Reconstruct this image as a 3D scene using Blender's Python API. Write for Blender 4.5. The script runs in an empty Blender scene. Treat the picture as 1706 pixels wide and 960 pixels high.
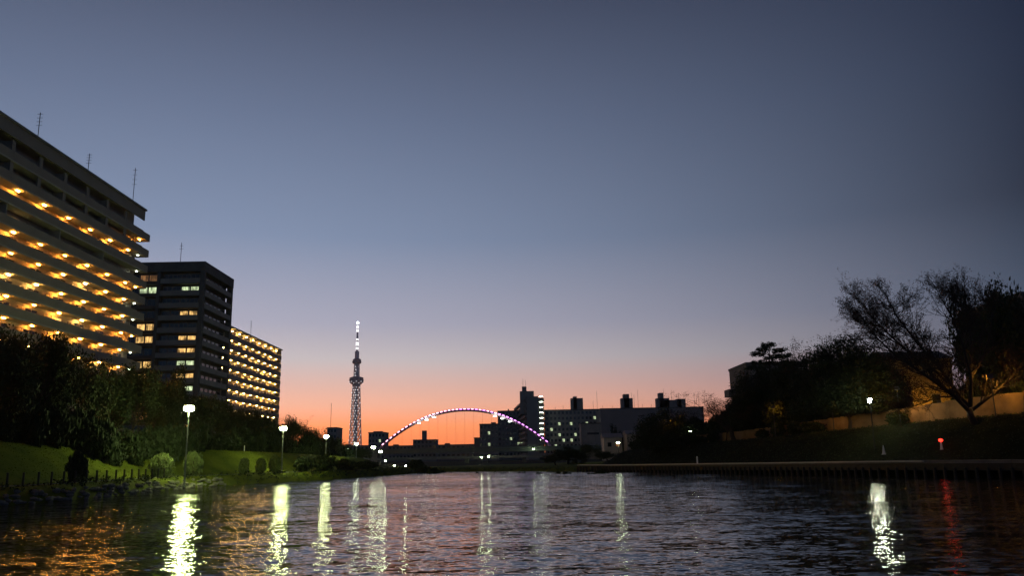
import bpy, math, random
import numpy as np
from mathutils import Vector, Matrix

random.seed(7)
S = bpy.context.scene
COL = S.collection
rad = math.radians

# ------------------------------------------------------------------ camera
EYE = 2.7                      # eye height above the water, metres
PITCH, ROLL, FPX = rad(11.9), rad(1.05), 1349.0
fwd = Vector((0, math.cos(PITCH), math.sin(PITCH)))
r0 = Vector((1, 0, 0)); u0 = r0.cross(fwd)
rgt = r0 * math.cos(ROLL) - u0 * math.sin(ROLL)
up_ = u0 * math.cos(ROLL) + r0 * math.sin(ROLL)
cd = bpy.data.cameras.new("camera")
cam = bpy.data.objects.new("camera", cd); COL.objects.link(cam)
cd.sensor_width = 36.0; cd.lens = 36.0 * FPX / 1706.0
cd.clip_start = 0.1; cd.clip_end = 20000
m = Matrix((rgt, up_, -fwd)).transposed().to_4x4(); m.translation = Vector((0, 0, EYE))
cam.matrix_world = m
S.camera = cam

def ray(px, py):
    return fwd + rgt * ((px - 853) / FPX) - up_ * ((py - 480) / FPX)
def at(px, py, Y):
    d = ray(px, py); return d * (Y / d.y) + Vector((0, 0, EYE))
def onz(px, py, z=0.0):
    d = ray(px, py); return d * ((z - EYE) / d.z) + Vector((0, 0, EYE))
def onx(px, py, X):
    d = ray(px, py); return d * (X / d.x) + Vector((0, 0, EYE))

# ------------------------------------------------------------------ render settings
S.view_settings.view_transform = 'Standard'; S.view_settings.look = 'None'
S.view_settings.exposure = 0.0; S.view_settings.gamma = 1.0
S.render.engine = 'CYCLES'
S.cycles.max_bounces = 5; S.cycles.diffuse_bounces = 2; S.cycles.glossy_bounces = 3
S.cycles.transparent_max_bounces = 4; S.cycles.sample_clamp_indirect = 3.0
S.cycles.use_denoising = True

# ------------------------------------------------------------------ dusk sky
def lin(c):
    return tuple(((v / 255) / 12.92 if v <= 10 else ((v / 255 + 0.055) / 1.055) ** 2.4) for v in c)
SUNSET_AZ = rad(-24)          # direction of the afterglow, from +Y towards -X
W = bpy.data.worlds.new("World"); S.world = W; W.use_nodes = True
nt = W.node_tree; nt.nodes.clear(); N = nt.nodes.new; Lk = nt.links.new
tc = N('ShaderNodeTexCoord'); sep = N('ShaderNodeSeparateXYZ'); Lk(tc.outputs['Generated'], sep.inputs[0])
def mathn(op, a, b=None, c=None, clamp=False):
    n = N('ShaderNodeMath'); n.operation = op; n.use_clamp = clamp
    for i, v in enumerate((a, b, c)):
        if v is None: continue
        if isinstance(v, (int, float)): n.inputs[i].default_value = v
        else: Lk(v, n.inputs[i])
    return n.outputs[0]
flat = N('ShaderNodeVectorMath'); flat.operation = 'MULTIPLY'; Lk(tc.outputs['Generated'], flat.inputs[0]); flat.inputs[1].default_value = (1, 1, 0)
nrm = N('ShaderNodeVectorMath'); nrm.operation = 'NORMALIZE'; Lk(flat.outputs[0], nrm.inputs[0])
dt = N('ShaderNodeVectorMath'); dt.operation = 'DOT_PRODUCT'; Lk(nrm.outputs[0], dt.inputs[0])
dt.inputs[1].default_value = (math.sin(SUNSET_AZ), math.cos(SUNSET_AZ), 0)
one_minus = mathn('SUBTRACT', 1.0, dt.outputs['Value'])
wz = mathn('DIVIDE', one_minus, 0.5, clamp=True)
w_away = mathn('POWER', wz, 0.9)
def sky_ramp(stops):
    r = N('ShaderNodeValToRGB'); r.color_ramp.interpolation = 'EASE' if False else 'LINEAR'
    e = r.color_ramp.elements
    while len(e) > 1: e.remove(e[-1])
    e[0].position = stops[0][0]; e[0].color = (*stops[0][1], 1)
    for p, c in stops[1:]:
        q = e.new(p); q.color = (*c, 1)
    Lk(sep.outputs['Z'], r.inputs[0]); return r.outputs[0]
near = sky_ramp([(0, (1.1708, 0.2838, 0.0887)), (0.02, (1.3916, 0.3469, 0.0993)), (0.04, (1.4632, 0.45, 0.1542)), (0.065, (1.1943, 0.5883, 0.3899)), (0.09, (0.9505, 0.5959, 0.4971)), (0.12, (0.7005, 0.6279, 0.6381)), (0.163, (0.4748, 0.4782, 0.5932)), (0.264, (0.243, 0.3122, 0.4614)), (0.4, (0.1461, 0.1902, 0.3)), (0.52, (0.0749, 0.0948, 0.157)), (1, (0.0252, 0.0335, 0.063))])
away = sky_ramp([(0, (0.0549, 0.0674, 0.0993)), (0.05, (0.0499, 0.0818, 0.1446)), (0.09, (0.0401, 0.0792, 0.1619)), (0.163, (0.0327, 0.0628, 0.1103)), (0.264, (0.0159, 0.023, 0.0424)), (0.4, (0.0172, 0.0257, 0.0513)), (0.52, (0.0121, 0.0186, 0.0422)), (1, (0.0061, 0.0091, 0.0217))])
mx = N('ShaderNodeMix'); mx.data_type = 'RGBA'; Lk(w_away, mx.inputs[0]); Lk(near, mx.inputs[6]); Lk(away, mx.inputs[7])
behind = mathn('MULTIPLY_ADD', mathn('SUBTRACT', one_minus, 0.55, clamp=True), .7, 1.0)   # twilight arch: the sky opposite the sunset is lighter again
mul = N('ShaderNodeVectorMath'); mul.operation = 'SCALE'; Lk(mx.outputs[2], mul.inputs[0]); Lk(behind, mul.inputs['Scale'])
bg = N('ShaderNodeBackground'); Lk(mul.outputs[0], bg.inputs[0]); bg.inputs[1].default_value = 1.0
wo = N('ShaderNodeOutputWorld'); Lk(bg.outputs[0], wo.inputs[0])

# ------------------------------------------------------------------ materials
MATS = {}
def mat(name, col, rough=0.8, var=0.25, scale=0.6, metal=0.0, spec=0.3, bump=0.0, bscale=8.0, col2=None):
    if name in MATS: return MATS[name]
    mt = bpy.data.materials.new(name); mt.use_nodes = True; t = mt.node_tree
    b = t.nodes['Principled BSDF']; b.inputs['Roughness'].default_value = rough
    b.inputs['Metallic'].default_value = metal; b.inputs['Specular IOR Level'].default_value = spec
    co = t.nodes.new('ShaderNodeTexCoord'); nz = t.nodes.new('ShaderNodeTexNoise')
    nz.inputs['Scale'].default_value = scale; nz.inputs['Detail'].default_value = 5; nz.inputs['Roughness'].default_value = .6
    t.links.new(co.outputs['Object'], nz.inputs['Vector'])
    rp = t.nodes.new('ShaderNodeValToRGB'); e = rp.color_ramp.elements
    e[0].position, e[1].position = .3, .7
    c2 = col2 or tuple(v * (1 - var) for v in col); c1 = col if col2 else tuple(v * (1 + var * .6) for v in col)
    e[0].color = (*c2, 1); e[1].color = (*c1, 1)
    t.links.new(nz.outputs[0], rp.inputs[0]); t.links.new(rp.outputs[0], b.inputs['Base Color'])
    if bump:
        n2 = t.nodes.new('ShaderNodeTexNoise'); n2.inputs['Scale'].default_value = bscale; n2.inputs['Detail'].default_value = 4
        t.links.new(co.outputs['Object'], n2.inputs['Vector'])
        bp = t.nodes.new('ShaderNodeBump'); bp.inputs['Strength'].default_value = 1; bp.inputs['Distance'].default_value = bump
        t.links.new(n2.outputs[0], bp.inputs['Height']); t.links.new(bp.outputs[0], b.inputs['Normal'])
    MATS[name] = mt; return mt
def emit(name, col, strength, vary=0.0):
    if name in MATS: return MATS[name]
    mt = bpy.data.materials.new(name); mt.use_nodes = True; b = mt.node_tree.nodes['Principled BSDF']
    b.inputs['Base Color'].default_value = (*[min(1, c) for c in col], 1); b.inputs['Emission Color'].default_value = (*col, 1)
    b.inputs['Emission Strength'].default_value = strength
    if vary:      # curtains and furniture seen in a lit room
        t = mt.node_tree; co = t.nodes.new('ShaderNodeTexCoord'); mp = t.nodes.new('ShaderNodeMapping'); mp.inputs['Scale'].default_value = (2.2, 2.2, .8)
        nz = t.nodes.new('ShaderNodeTexNoise'); nz.inputs['Scale'].default_value = 1; nz.inputs['Detail'].default_value = 3
        t.links.new(co.outputs['Object'], mp.inputs[0]); t.links.new(mp.outputs[0], nz.inputs['Vector'])
        mr = t.nodes.new('ShaderNodeMapRange'); mr.inputs[1].default_value = .38; mr.inputs[2].default_value = .62; mr.inputs[3].default_value = strength * (1 - vary); mr.inputs[4].default_value = strength * (1 + vary)
        t.links.new(nz.outputs[0], mr.inputs[0]); t.links.new(mr.outputs[0], b.inputs['Emission Strength'])
    MATS[name] = mt; return mt

M_conc = mat('weathered_concrete', (.27, .26, .24), .85, .25, .4, bump=.01)
M_conc_dark = mat('dark_concrete', (.13, .125, .12), .85, .3, .5)
M_pale = mat('pale_painted_panel', (.32, .27, .225), .75, .12, .35)
M_wall = mat('cream_wall_paint', (.52, .46, .38), .8, .15, .8)
M_slab = mat('slab_soffit', (.46, .42, .36), .85, .15, .5)
M_door = mat('steel_door_paint', (.22, .17, .12), .5, .2, 1)
M_far = mat('far_grey_cladding', (.31, .285, .26), .85, .1, .2)
M_farb = mat('far_brown_cladding', (.27, .23, .21), .85, .1, .2)
M_glass = mat('dark_window_glass', (.02, .022, .025), .12, .2, .5, spec=.6)
M_frame = mat('aluminium_frame', (.25, .24, .22), .4, .1, 1, metal=.6)
M_steel = mat('grey_painted_steel', (.16, .17, .17), .45, .2, 1, metal=.2)
M_dsteel = mat('dark_steel', (.05, .052, .055), .5, .2, 1, metal=.3)
M_brick = mat('brown_tile_cladding', (.12, .095, .08), .7, .3, .5)
M_tile2 = mat('grey_tile_cladding', (.27, .25, .23), .7, .2, .4)
M_pinkw = mat('buff_render', (.30, .24, .20), .8, .15, .3)
M_bark = mat('dark_bark', (.045, .035, .028), .9, .3, 3, bump=.02)
M_leafd = mat('dark_evergreen_leaf', (.026, .038, .014), .7, .4, 1.2, spec=.2)
M_leafb = mat('broad_leaf', (.034, .044, .016), .7, .4, 1.2, spec=.2)
M_leafa = mat('autumn_leaf', (.06, .034, .018), .7, .4, 1.2, spec=.2)
M_leafs = mat('clipped_shrub_leaf', (.12, .15, .05), .7, .4, 2.0, spec=.2)
M_pine = mat('pine_needle', (.025, .04, .02), .7, .3, 2, spec=.2)
M_grass = mat('lawn_grass', (.10, .115, .012), .95, .35, .35, spec=.05, bump=.06, bscale=3, col2=(.055, .072, .010))
M_shade_grass = mat('shaded_ground_grass', (.012, .015, .007), .95, .4, .6, spec=.05, bump=.08, bscale=3)  # grass with the shade of the unlit right bank put into its colour
M_path = mat('asphalt_path', (.06, .06, .058), .9, .2, 1.5)
M_rock = mat('riprap_stone', (.16, .15, .13), .85, .35, 2.5, bump=.04, bscale=5)
M_piled = mat('wet_timber', (.03, .026, .023), .6, .3, 3)
M_edge = mat('pale_kerb_stone', (.50, .46, .40), .8, .15, .8)
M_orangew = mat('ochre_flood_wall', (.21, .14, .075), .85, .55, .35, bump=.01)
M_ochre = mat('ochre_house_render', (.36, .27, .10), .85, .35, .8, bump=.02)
M_white = mat('white_paint', (.75, .74, .70), .5, .05, 1)
M_greenst = mat('green_grey_bridge_paint', (.13, .16, .145), .5, .2, .5)
M_arch = mat('led_washed_arch', (.42, .30, .40), .4, .1, .5)  # mauve wash of the LEDs is put into the tube's colour
M_red = mat('red_plastic', (.4, .03, .02), .5, .1, 2)

E_orange = emit('gallery_lamp_glow', (1, .39, .05), 300)
E_orange2 = emit('gallery_lamp_glow_dimmer', (1, .35, .04), 190)
E_orange3 = emit('gallery_lamp_glow_paler', (1, .50, .12), 260)
E_yellow2 = emit('warm_gallery_lamp_glow_dimmer', (1, .52, .13), 110)
E_yellow = emit('warm_gallery_lamp_glow', (1, .56, .15), 190)
E_park = emit('park_lamp_glow', (.85, 1.0, .38), 420)
E_park2 = emit('second_park_lamp_glow', (.85, 1.0, .38), 230)
E_park3 = emit('third_park_lamp_glow', (.85, 1.0, .42), 150)
E_park_s = emit('small_park_lamp_glow', (.82, 1.0, .58), 70)
E_white = emit('white_lamp_glow', (.85, 1, .75), 24)
E_led = emit('arch_led_glow', (1.0, .42, .62), 4.2)
E_led2 = emit('arch_violet_led_glow', (.85, .26, 1.0), 4.2)
E_tower = emit('tower_lamp_glow', (.85, .95, 1.0), 26)
E_tower2 = emit('tower_soft_lamp_glow', (.92, .88, .90), 2.2)
M_tower = mat('pale_tower_steel', (.75, .76, .76), .5, .1, .02)
M_tdeck = mat('tower_deck_cladding', (.30, .31, .31), .5, .1, .05)
E_win_w = emit('warm_lit_room', (1, .58, .18), .75, .8)
E_win_g = emit('cool_lit_room', (.75, .9, .5), .65, .8)
E_win_d = emit('dim_lit_room', (1, .45, .16), .2, .8)
E_sodium = emit('sodium_lamp_glow', (1, .46, .05), 240)
E_redl = emit('red_lamp_glow', (1, .02, .01), 7)
E_lantern = emit('lantern_glow', (.95, 1.0, .70), 260)

# ------------------------------------------------------------------ mesh helpers
class MB:
    def __init__(s): s.v = []; s.f = []
    def box(s, x0, x1, y0, y1, z0, z1, mtx=None):
        b = len(s.v); P = [(x0, y0, z0), (x1, y0, z0), (x1, y1, z0), (x0, y1, z0), (x0, y0, z1), (x1, y0, z1), (x1, y1, z1), (x0, y1, z1)]
        if mtx: P = [tuple(mtx @ Vector(p)) for p in P]
        s.v += P
        s.f += [tuple(b + i for i in q) for q in ((3, 2, 1, 0), (4, 5, 6, 7), (0, 1, 5, 4), (1, 2, 6, 5), (2, 3, 7, 6), (3, 0, 4, 7))]
        return s
    def tube(s, pts, rs, n=6, cap=True):
        pts = [Vector(p) for p in pts]
        if isinstance(rs, (int, float)): rs = [rs] * len(pts)
        b = len(s.v); prev = None
        for i, p in enumerate(pts):
            d = (pts[min(i + 1, len(pts) - 1)] - pts[max(i - 1, 0)])
            d = d.normalized() if d.length > 1e-9 else Vector((0, 0, 1))
            a = Vector((1, 0, 0)) if abs(d.x) < .9 else Vector((0, 1, 0))
            if prev is not None: a = prev
            u = (a - d * a.dot(d)); u = u.normalized() if u.length > 1e-6 else d.orthogonal().normalized()
            prev = u; w = d.cross(u)
            for k in range(n):
                t = 2 * math.pi * k / n; s.v.append(tuple(p + (u * math.cos(t) + w * math.sin(t)) * rs[i]))
        for i in range(len(pts) - 1):
            for k in range(n):
                s.f.append((b + i * n + k, b + i * n + (k + 1) % n, b + (i + 1) * n + (k + 1) % n, b + (i + 1) * n + k))
        if cap:
            s.f.append(tuple(b + k for k in range(n - 1, -1, -1))); s.f.append(tuple(b + (len(pts) - 1) * n + k for k in range(n)))
        return s
    def lathe(s, prof, n=10, c=(0, 0, 0)):
        return s.tube([(c[0], c[1], c[2] + z) for r, z in prof], [max(r, .001) for r, z in prof], n)
    def mesh(s, name, mt, smooth=False):
        me = bpy.data.meshes.new(name); me.from_pydata(s.v, [], s.f); me.materials.append(mt)
        if smooth: me.polygons.foreach_set('use_smooth', [True] * len(me.polygons))
        me.update(); return me
    def build(s, name, mt, parent=None, smooth=False, **k):
        return link(s.mesh(name, mt, smooth), name, parent, **k)
def link(me, name, parent=None, loc=(0, 0, 0), rz=0.0, sc=None, kind=None, label=None, cat=None, group=None):
    o = bpy.data.objects.new(name, me); COL.objects.link(o)
    if parent: o.parent = parent
    o.location = loc; o.rotation_euler = (0, 0, rz)
    if sc is not None: o.scale = sc if hasattr(sc, '__len__') else (sc, sc, sc)
    return tag(o, label, cat, group, kind)
def tag(o, label=None, cat=None, group=None, kind=None):
    if label: o['label'] = label
    if cat: o['category'] = cat
    if group: o['group'] = group
    if kind: o['kind'] = kind
    return o
def thing(name, loc, label, cat, group=None, rz=0.0):
    return link(None, name, None, loc, rz, None, None, label, cat, group)
def qbox(name, mt, parent, x0, x1, y0, y1, z0, z1, **k):
    return MB().box(x0, x1, y0, y1, z0, z1).build(name, mt, parent, **k)

# ------------------------------------------------------------------ river banks and terrain
LEFT = [(-42, -80), (-39, 20), (-37.2, 45)] + [tuple(onz(*p))[:2] for p in ((0, 845), (120, 834), (240, 822), (320, 813), (400, 808), (490, 803), (600, 796), (690, 789.5))]
FAR = [tuple(onz(*p))[:2] for p in ((715, 787), (800, 786.3), (880, 786))]
RIGHT = [tuple(onz(*p))[:2] for p in ((960, 786), (1100, 788), (1240, 791), (1440, 795), (1600, 797), (1706, 798))] + [(57, 50), (68, 0), (80, -80)]
POLY = np.array(LEFT + FAR + RIGHT); NL, NF = len(LEFT), len(FAR)
SIDE = [0 if i < NL - 1 else (1 if i < NL + NF else 2) for i in range(len(POLY) - 1)]
def shore_dist(X, Y):
    X = np.atleast_1d(np.asarray(X, float)); Y = np.atleast_1d(np.asarray(Y, float))
    best = np.full(X.shape, 1e9); side = np.zeros(X.shape, int); inside = np.zeros(X.shape, bool)
    for i in range(len(POLY) - 1):
        a, b = POLY[i], POLY[i + 1]; d = b - a
        t = np.clip(((X - a[0]) * d[0] + (Y - a[1]) * d[1]) / (d @ d), 0, 1)
        q = np.hypot(X - a[0] - t * d[0], Y - a[1] - t * d[1]); m_ = q < best
        best[m_] = q[m_]; side[m_] = SIDE[i]
    n = len(POLY)
    for i in range(n):
        a, b = POLY[i], POLY[(i + 1) % n]
        c = ((a[1] > Y) != (b[1] > Y))
        with np.errstate(divide='ignore', invalid='ignore'):
            xi = (b[0] - a[0]) * (Y - a[1]) / (b[1] - a[1] + 1e-12) + a[0]
        inside ^= (c & (X < xi))
    return np.where(inside, -best, best), side
def ground(X, Y):
    d, side = shore_dist(X, Y); Y = np.atleast_1d(np.asarray(Y, float))
    ztL = np.interp(Y, [60, 80, 120, 180, 260], [5.5, 5.1, 4.7, 3.4, 2.0])
    ztR = np.interp(Y, [60, 90, 135, 175, 230, 300], [7.0, 6.5, 5.0, 4.0, 2.4, 1.8])
    zL = np.where(d < 1.6, np.interp(d, [0, .9, 1.6], [-.1, .75, 1.15]), 1.15 + .1 * np.clip(d / 3, 0, 1))
    sm = lambda t: t * t * (3 - 2 * t)
    zL = np.where(d > 5, 1.25 + (ztL - 1.25) * sm(np.clip((d - 5) / 7, 0, 1)), zL)
    zF = np.interp(d, [0, 1, 4, 30, 100], [-.1, .5, 1.0, 1.5, 1.8])
    zR = np.where(d < 4.2, np.interp(d, [0, .5, 2.5, 3.2], [-1.2, -.6, .2, 1.2]), 1.25 + (ztR - 1.25) * sm(np.clip((d - 4.2) / 9, 0, 1)))
    z = np.choose(side, [zL, zF, zR])
    blend = np.clip((Y - 150) / 60, 0, 1)
    zfarmix = np.minimum(z, np.interp(d, [0, 1, 4, 30, 100], [-.1, .5, 1.0, 1.6, 1.9]) + 3 * (1 - blend) * np.clip(d / 8, 0, 1))
    z = np.where((Y > 150) & (d > 0), z * (1 - blend) + zfarmix * blend, z)
    return np.where(d < 0, np.interp(-d, [0, 2, 6], [-.15, -1.2, -2.5]), z)
def gz(x, y): return float(ground(x, y)[0])

def axis(parts):
    out = []
    for a, b, st in parts: out += list(np.arange(a, b, st))
    out.append(parts[-1][1]); return np.array(out)
xs = axis([(-4200, -1500, 900), (-1500, -300, 200), (-300, -90, 15), (-90, 90, 1.0), (90, 300, 15), (300, 1500, 200), (1500, 4200, 900)])
ys = axis([(-1200, -300, 300), (-300, -80, 40), (-80, 30, 10), (30, 190, 1.0), (190, 330, 4), (330, 1200, 60), (1200, 4200, 600)])
GX, GY = np.meshgrid(xs, ys); GZ = ground(GX.ravel(), GY.ravel())
me = bpy.data.meshes.new('ground'); nx, ny = len(xs), len(ys)
V = np.stack([GX.ravel(), GY.ravel(), GZ], 1)
ii = (np.arange(ny - 1)[:, None] * nx + np.arange(nx - 1)[None, :]).ravel()
me.from_pydata(V.tolist(), [], np.stack([ii, ii + 1, ii + nx + 1, ii + nx], 1).tolist())
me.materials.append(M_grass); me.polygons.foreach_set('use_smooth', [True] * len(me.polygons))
me.materials.append(M_shade_grass)
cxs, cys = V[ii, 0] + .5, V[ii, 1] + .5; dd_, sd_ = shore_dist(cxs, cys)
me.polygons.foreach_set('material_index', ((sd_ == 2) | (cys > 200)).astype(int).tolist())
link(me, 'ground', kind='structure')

def offset_line(pts, d, step=2.0):
    """points every step metres along a bank polyline, moved d metres inland"""
    P = [Vector((*p, 0)) for p in pts]; out = []; acc = 0
    C = Vector((0, 90, 0))
    for a, b in zip(P, P[1:]):
        L = (b - a).length; t = (b - a) / L; n = Vector((-t.y, t.x, 0))
        if (n.dot(C - a)) > 0: n = -n
        s = acc
        while s < L: out.append((a + t * s + n * d, t)); s += step
        acc = s - L
    return out
lp = offset_line(LEFT[2:], 2.6, 3.0)
mb = MB()
for p, t in lp:
    n = Vector((-t.y, t.x, 0)); n = n if n.x < 0 else -n
    for q in (p, p + n * 1.8): mb.v.append((q.x, q.y, gz(q.x, q.y) + .02))
for i in range(len(lp) - 1): mb.f.append((2 * i, 2 * i + 1, 2 * i + 3, 2 * i + 2))
mb.build('riverside_path', M_path, kind='structure')

# ------------------------------------------------------------------ water
wm = bpy.data.materials.new('river_water'); wm.use_nodes = True; t = wm.node_tree
b = t.nodes['Principled BSDF']; b.inputs['Base Color'].default_value = (.012, .012, .016, 1)
b.inputs['Roughness'].default_value = .05; b.inputs['IOR'].default_value = 1.5; b.inputs['Specular IOR Level'].default_value = 1.0
co = t.nodes.new('ShaderNodeTexCoord')
def slope_noise(sx, sy, rot, det, ax, ay):
    """slope field of one band of ripples: two noise channels, zero mean"""
    mp = t.nodes.new('ShaderNodeMapping'); mp.inputs['Scale'].default_value = (sx, sy, 1); mp.inputs['Rotation'].default_value = (0, 0, rot)
    t.links.new(co.outputs['Object'], mp.inputs[0])
    n = t.nodes.new('ShaderNodeTexNoise'); n.inputs['Scale'].default_value = 1; n.inputs['Detail'].default_value = det; n.inputs['Roughness'].default_value = .55
    n.inputs['Distortion'].default_value = .25
    t.links.new(mp.outputs[0], n.inputs[0])
    a = t.nodes.new('ShaderNodeVectorMath'); a.operation = 'SUBTRACT'; t.links.new(n.outputs['Color'], a.inputs[0]); a.inputs[1].default_value = (.5, .5, .5)
    k = t.nodes.new('ShaderNodeVectorMath'); k.operation = 'MULTIPLY'; t.links.new(a.outputs[0], k.inputs[0]); k.inputs[1].default_value = (ax, ay, 0)
    return k.outputs[0]
bands = [slope_noise(.13, .10, .3, 1, .06, .12), slope_noise(.42, .80, .10, 1, .14, .27), slope_noise(1.4, 3.6, -.14, 2, .36, .58), slope_noise(4.2, 10.0, .2, 2, .42, .62)]
acc = None
for bnd in bands:
    a_ = t.nodes.new('ShaderNodeVectorMath'); a_.operation = 'ADD'
    if acc is None: a_.inputs[0].default_value = (0, 0, 0)
    else: t.links.new(acc, a_.inputs[0])
    t.links.new(bnd, a_.inputs[1]); acc = a_.outputs[0]
# calmer and more ruffled patches drift across the river
mp = t.nodes.new('ShaderNodeMapping'); mp.inputs['Scale'].default_value = (.035, .075, 1); t.links.new(co.outputs['Object'], mp.inputs[0])
pn_ = t.nodes.new('ShaderNodeTexNoise'); pn_.inputs['Scale'].default_value = 1; pn_.inputs['Detail'].default_value = 3; t.links.new(mp.outputs[0], pn_.inputs[0])
pr_m = t.nodes.new('ShaderNodeMapRange'); pr_m.inputs[1].default_value = .35; pr_m.inputs[2].default_value = .65; pr_m.inputs[3].default_value = .55; pr_m.inputs[4].default_value = 1.25
t.links.new(pn_.outputs[0], pr_m.inputs[0])
sc_ = t.nodes.new('ShaderNodeVectorMath'); sc_.operation = 'SCALE'; t.links.new(acc, sc_.inputs[0]); t.links.new(pr_m.outputs[0], sc_.inputs['Scale'])
up1 = t.nodes.new('ShaderNodeVectorMath'); up1.operation = 'ADD'; t.links.new(sc_.outputs[0], up1.inputs[0]); up1.inputs[1].default_value = (0, 0, 1)
nn = t.nodes.new('ShaderNodeVectorMath'); nn.operation = 'NORMALIZE'; t.links.new(up1.outputs[0], nn.inputs[0])
t.links.new(nn.outputs[0], b.inputs['Normal'])
MB_w = MB(); MB_w.v = [(-120, -120, 0), (140, -120, 0), (140, 215, 0), (-120, 215, 0)]; MB_w.f = [(0, 1, 2, 3)]
MB_w.build('river_water', wm, kind='structure')

# ------------------------------------------------------------------ vegetation
def leaf_quads(rng, centers, spread, n_per, size, flat=1.0):
    c = np.repeat(np.asarray(centers), n_per, 0); n = len(c)
    c = c + np.clip(rng.normal(0, 1, (n, 3)), -1.5, 1.5) * spread * np.array([1, 1, flat])
    a = rng.normal(0, 1, (n, 3)); a /= np.linalg.norm(a, axis=1)[:, None]
    q = rng.normal(0, 1, (n, 3)); b_ = np.cross(a, q); b_ /= np.linalg.norm(b_, axis=1)[:, None]
    s = size * rng.uniform(.5, 1.3, (n, 1))
    v = np.stack([c - a * s, c + b_ * s * .5, c + a * s, c - b_ * s * .5], 1).reshape(-1, 3)
    return v
def tree_geo(seed, kids=(4, 4, 4, 3), H=10.0, r0=.28, trunk=.22, ang=(35, 60), shrink=.68, lean=(0, 0), n_leaf=34, spread=.45, leaf=.20, up=.15, twig_leaf=True):
    rnd = random.Random(seed); rng = np.random.default_rng(seed)
    mb = MB(); tips = []
    def branch(p, d, L, r, lev):
        pts = [p]; rs = [r]; q = Vector(p); dd = Vector(d); nseg = 4 if lev < 3 else 3
        for i in range(nseg):
            j = .10 + .07 * lev
            dd = (dd + Vector((rnd.gauss(0, j), rnd.gauss(0, j), rnd.gauss(0, j) + up * .4)) + Vector((lean[0], lean[1], 0)) * .12).normalized()
            q = q + dd * (L / nseg); pts.append(q.copy()); rs.append(r * (1 - .45 * (i + 1) / nseg))
        mb.tube(pts, rs, 6 if lev < 2 else (4 if lev < 4 else 3), cap=False)
        if lev >= len(kids):
            tips.append(pts[-1]); tips.append(pts[-2]); return
        if lev >= len(kids) - 1: tips.append(pts[-1])
        k = kids[lev]; ph = rnd.uniform(0, 6.28)
        for i in range(k):
            f = 1.0 if i == 0 else rnd.uniform(.45 if lev else .75, 1)
            x = f * (len(pts) - 1); i0 = min(int(x), len(pts) - 2); s_ = pts[i0].lerp(pts[i0 + 1], x - i0)
            ax = dd.orthogonal().normalized(); ax.rotate(Matrix.Rotation(ph + 6.28 * i / k + rnd.uniform(-.4, .4), 3, dd))
            nd = dd.copy(); nd.rotate(Matrix.Rotation(rad(rnd.uniform(*ang)) * (.5 if i == 0 else 1), 3, ax))
            nd.z = max(nd.z, -.25)
            branch(s_, nd, L * shrink * rnd.uniform(.75, 1.15) * (1.9 if lev == 0 else 1), rs[i0] * .62, lev + 1)
    branch(Vector((0, 0, -.3)), Vector((lean[0] * .3, lean[1] * .3, 1)).normalized(), H * trunk, r0, 0)
    tv = np.array(mb.v); T = np.array([tuple(x) for x in tips])
    lv = leaf_quads(rng, T, spread, n_leaf, leaf) if n_leaf else np.zeros((0, 3))
    top = max(T[:, 2].max(), 1); cx = 0
    w = np.percentile(np.abs(T[:, 0]), 97) + spread
    k = np.array([1 / w, 1 / w, 1 / top])
    tv = tv * k; lv = lv * k
    return tv, mb.f, lv
def mesh_np(name, v, f, mt, smooth=False):
    me = bpy.data.meshes.new(name); me.from_pydata(v.tolist(), [], f if isinstance(f, list) else f.tolist()); me.materials.append(mt)
    if smooth: me.polygons.foreach_set('use_smooth', [True] * len(me.polygons))
    return me
def tree_kind(name, mt, **kw):
    tv, tf, lv = tree_geo(**kw)
    n = len(lv) // 4
    return (mesh_np(name + '_trunk', tv, tf, M_bark, True), mesh_np(name + '_crown', lv, np.arange(n * 4).reshape(n, 4), mt) if n else None)
KIND = {
    'a': tree_kind('broadleaf', M_leafb, seed=3, n_leaf=22, spread=.42, leaf=.15),
    'b': tree_kind('broadleaf', M_leafb, seed=11, n_leaf=20, spread=.42, leaf=.15, ang=(30, 55)),
    'c': tree_kind('evergreen', M_leafd, seed=21, n_leaf=44, spread=.40, leaf=.15, ang=(40, 70)),
    'd': tree_kind('autumn', M_leafa, seed=34, n_leaf=7, spread=.16, leaf=.06, ang=(28, 50), kids=(4, 4, 4, 4, 3), r0=.22),
    'e': tree_kind('bare', M_leafa, seed=52, n_leaf=5, spread=.14, leaf=.05, ang=(25, 48), kids=(4, 4, 4, 4, 3), r0=.20),
}
def tree(px, py_top, X=None, Y=None, hw_px=40, kind='a', label='', name='broadleaf_tree', group=None, rz=None, dz=0.0, depth=1.0, cat='tree'):
    p = onx(px, py_top, X) if X is not None else at(px, py_top, Y)
    base = gz(p.x, p.y) + dz; h = p.z - base
    k = (p - Vector((0, 0, EYE))).dot(fwd) / FPX; w = hw_px * k
    t = thing(name, (p.x, p.y, base), label, cat, group, rz=random.uniform(0, 6.28) if rz is None else rz)
    tm, cm = KIND[kind]
    link(tm, 'trunk', t, sc=(w, w * depth, h)); 
    if cm: link(cm, 'crown', t, sc=(w, w * depth, h))
    return t
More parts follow.
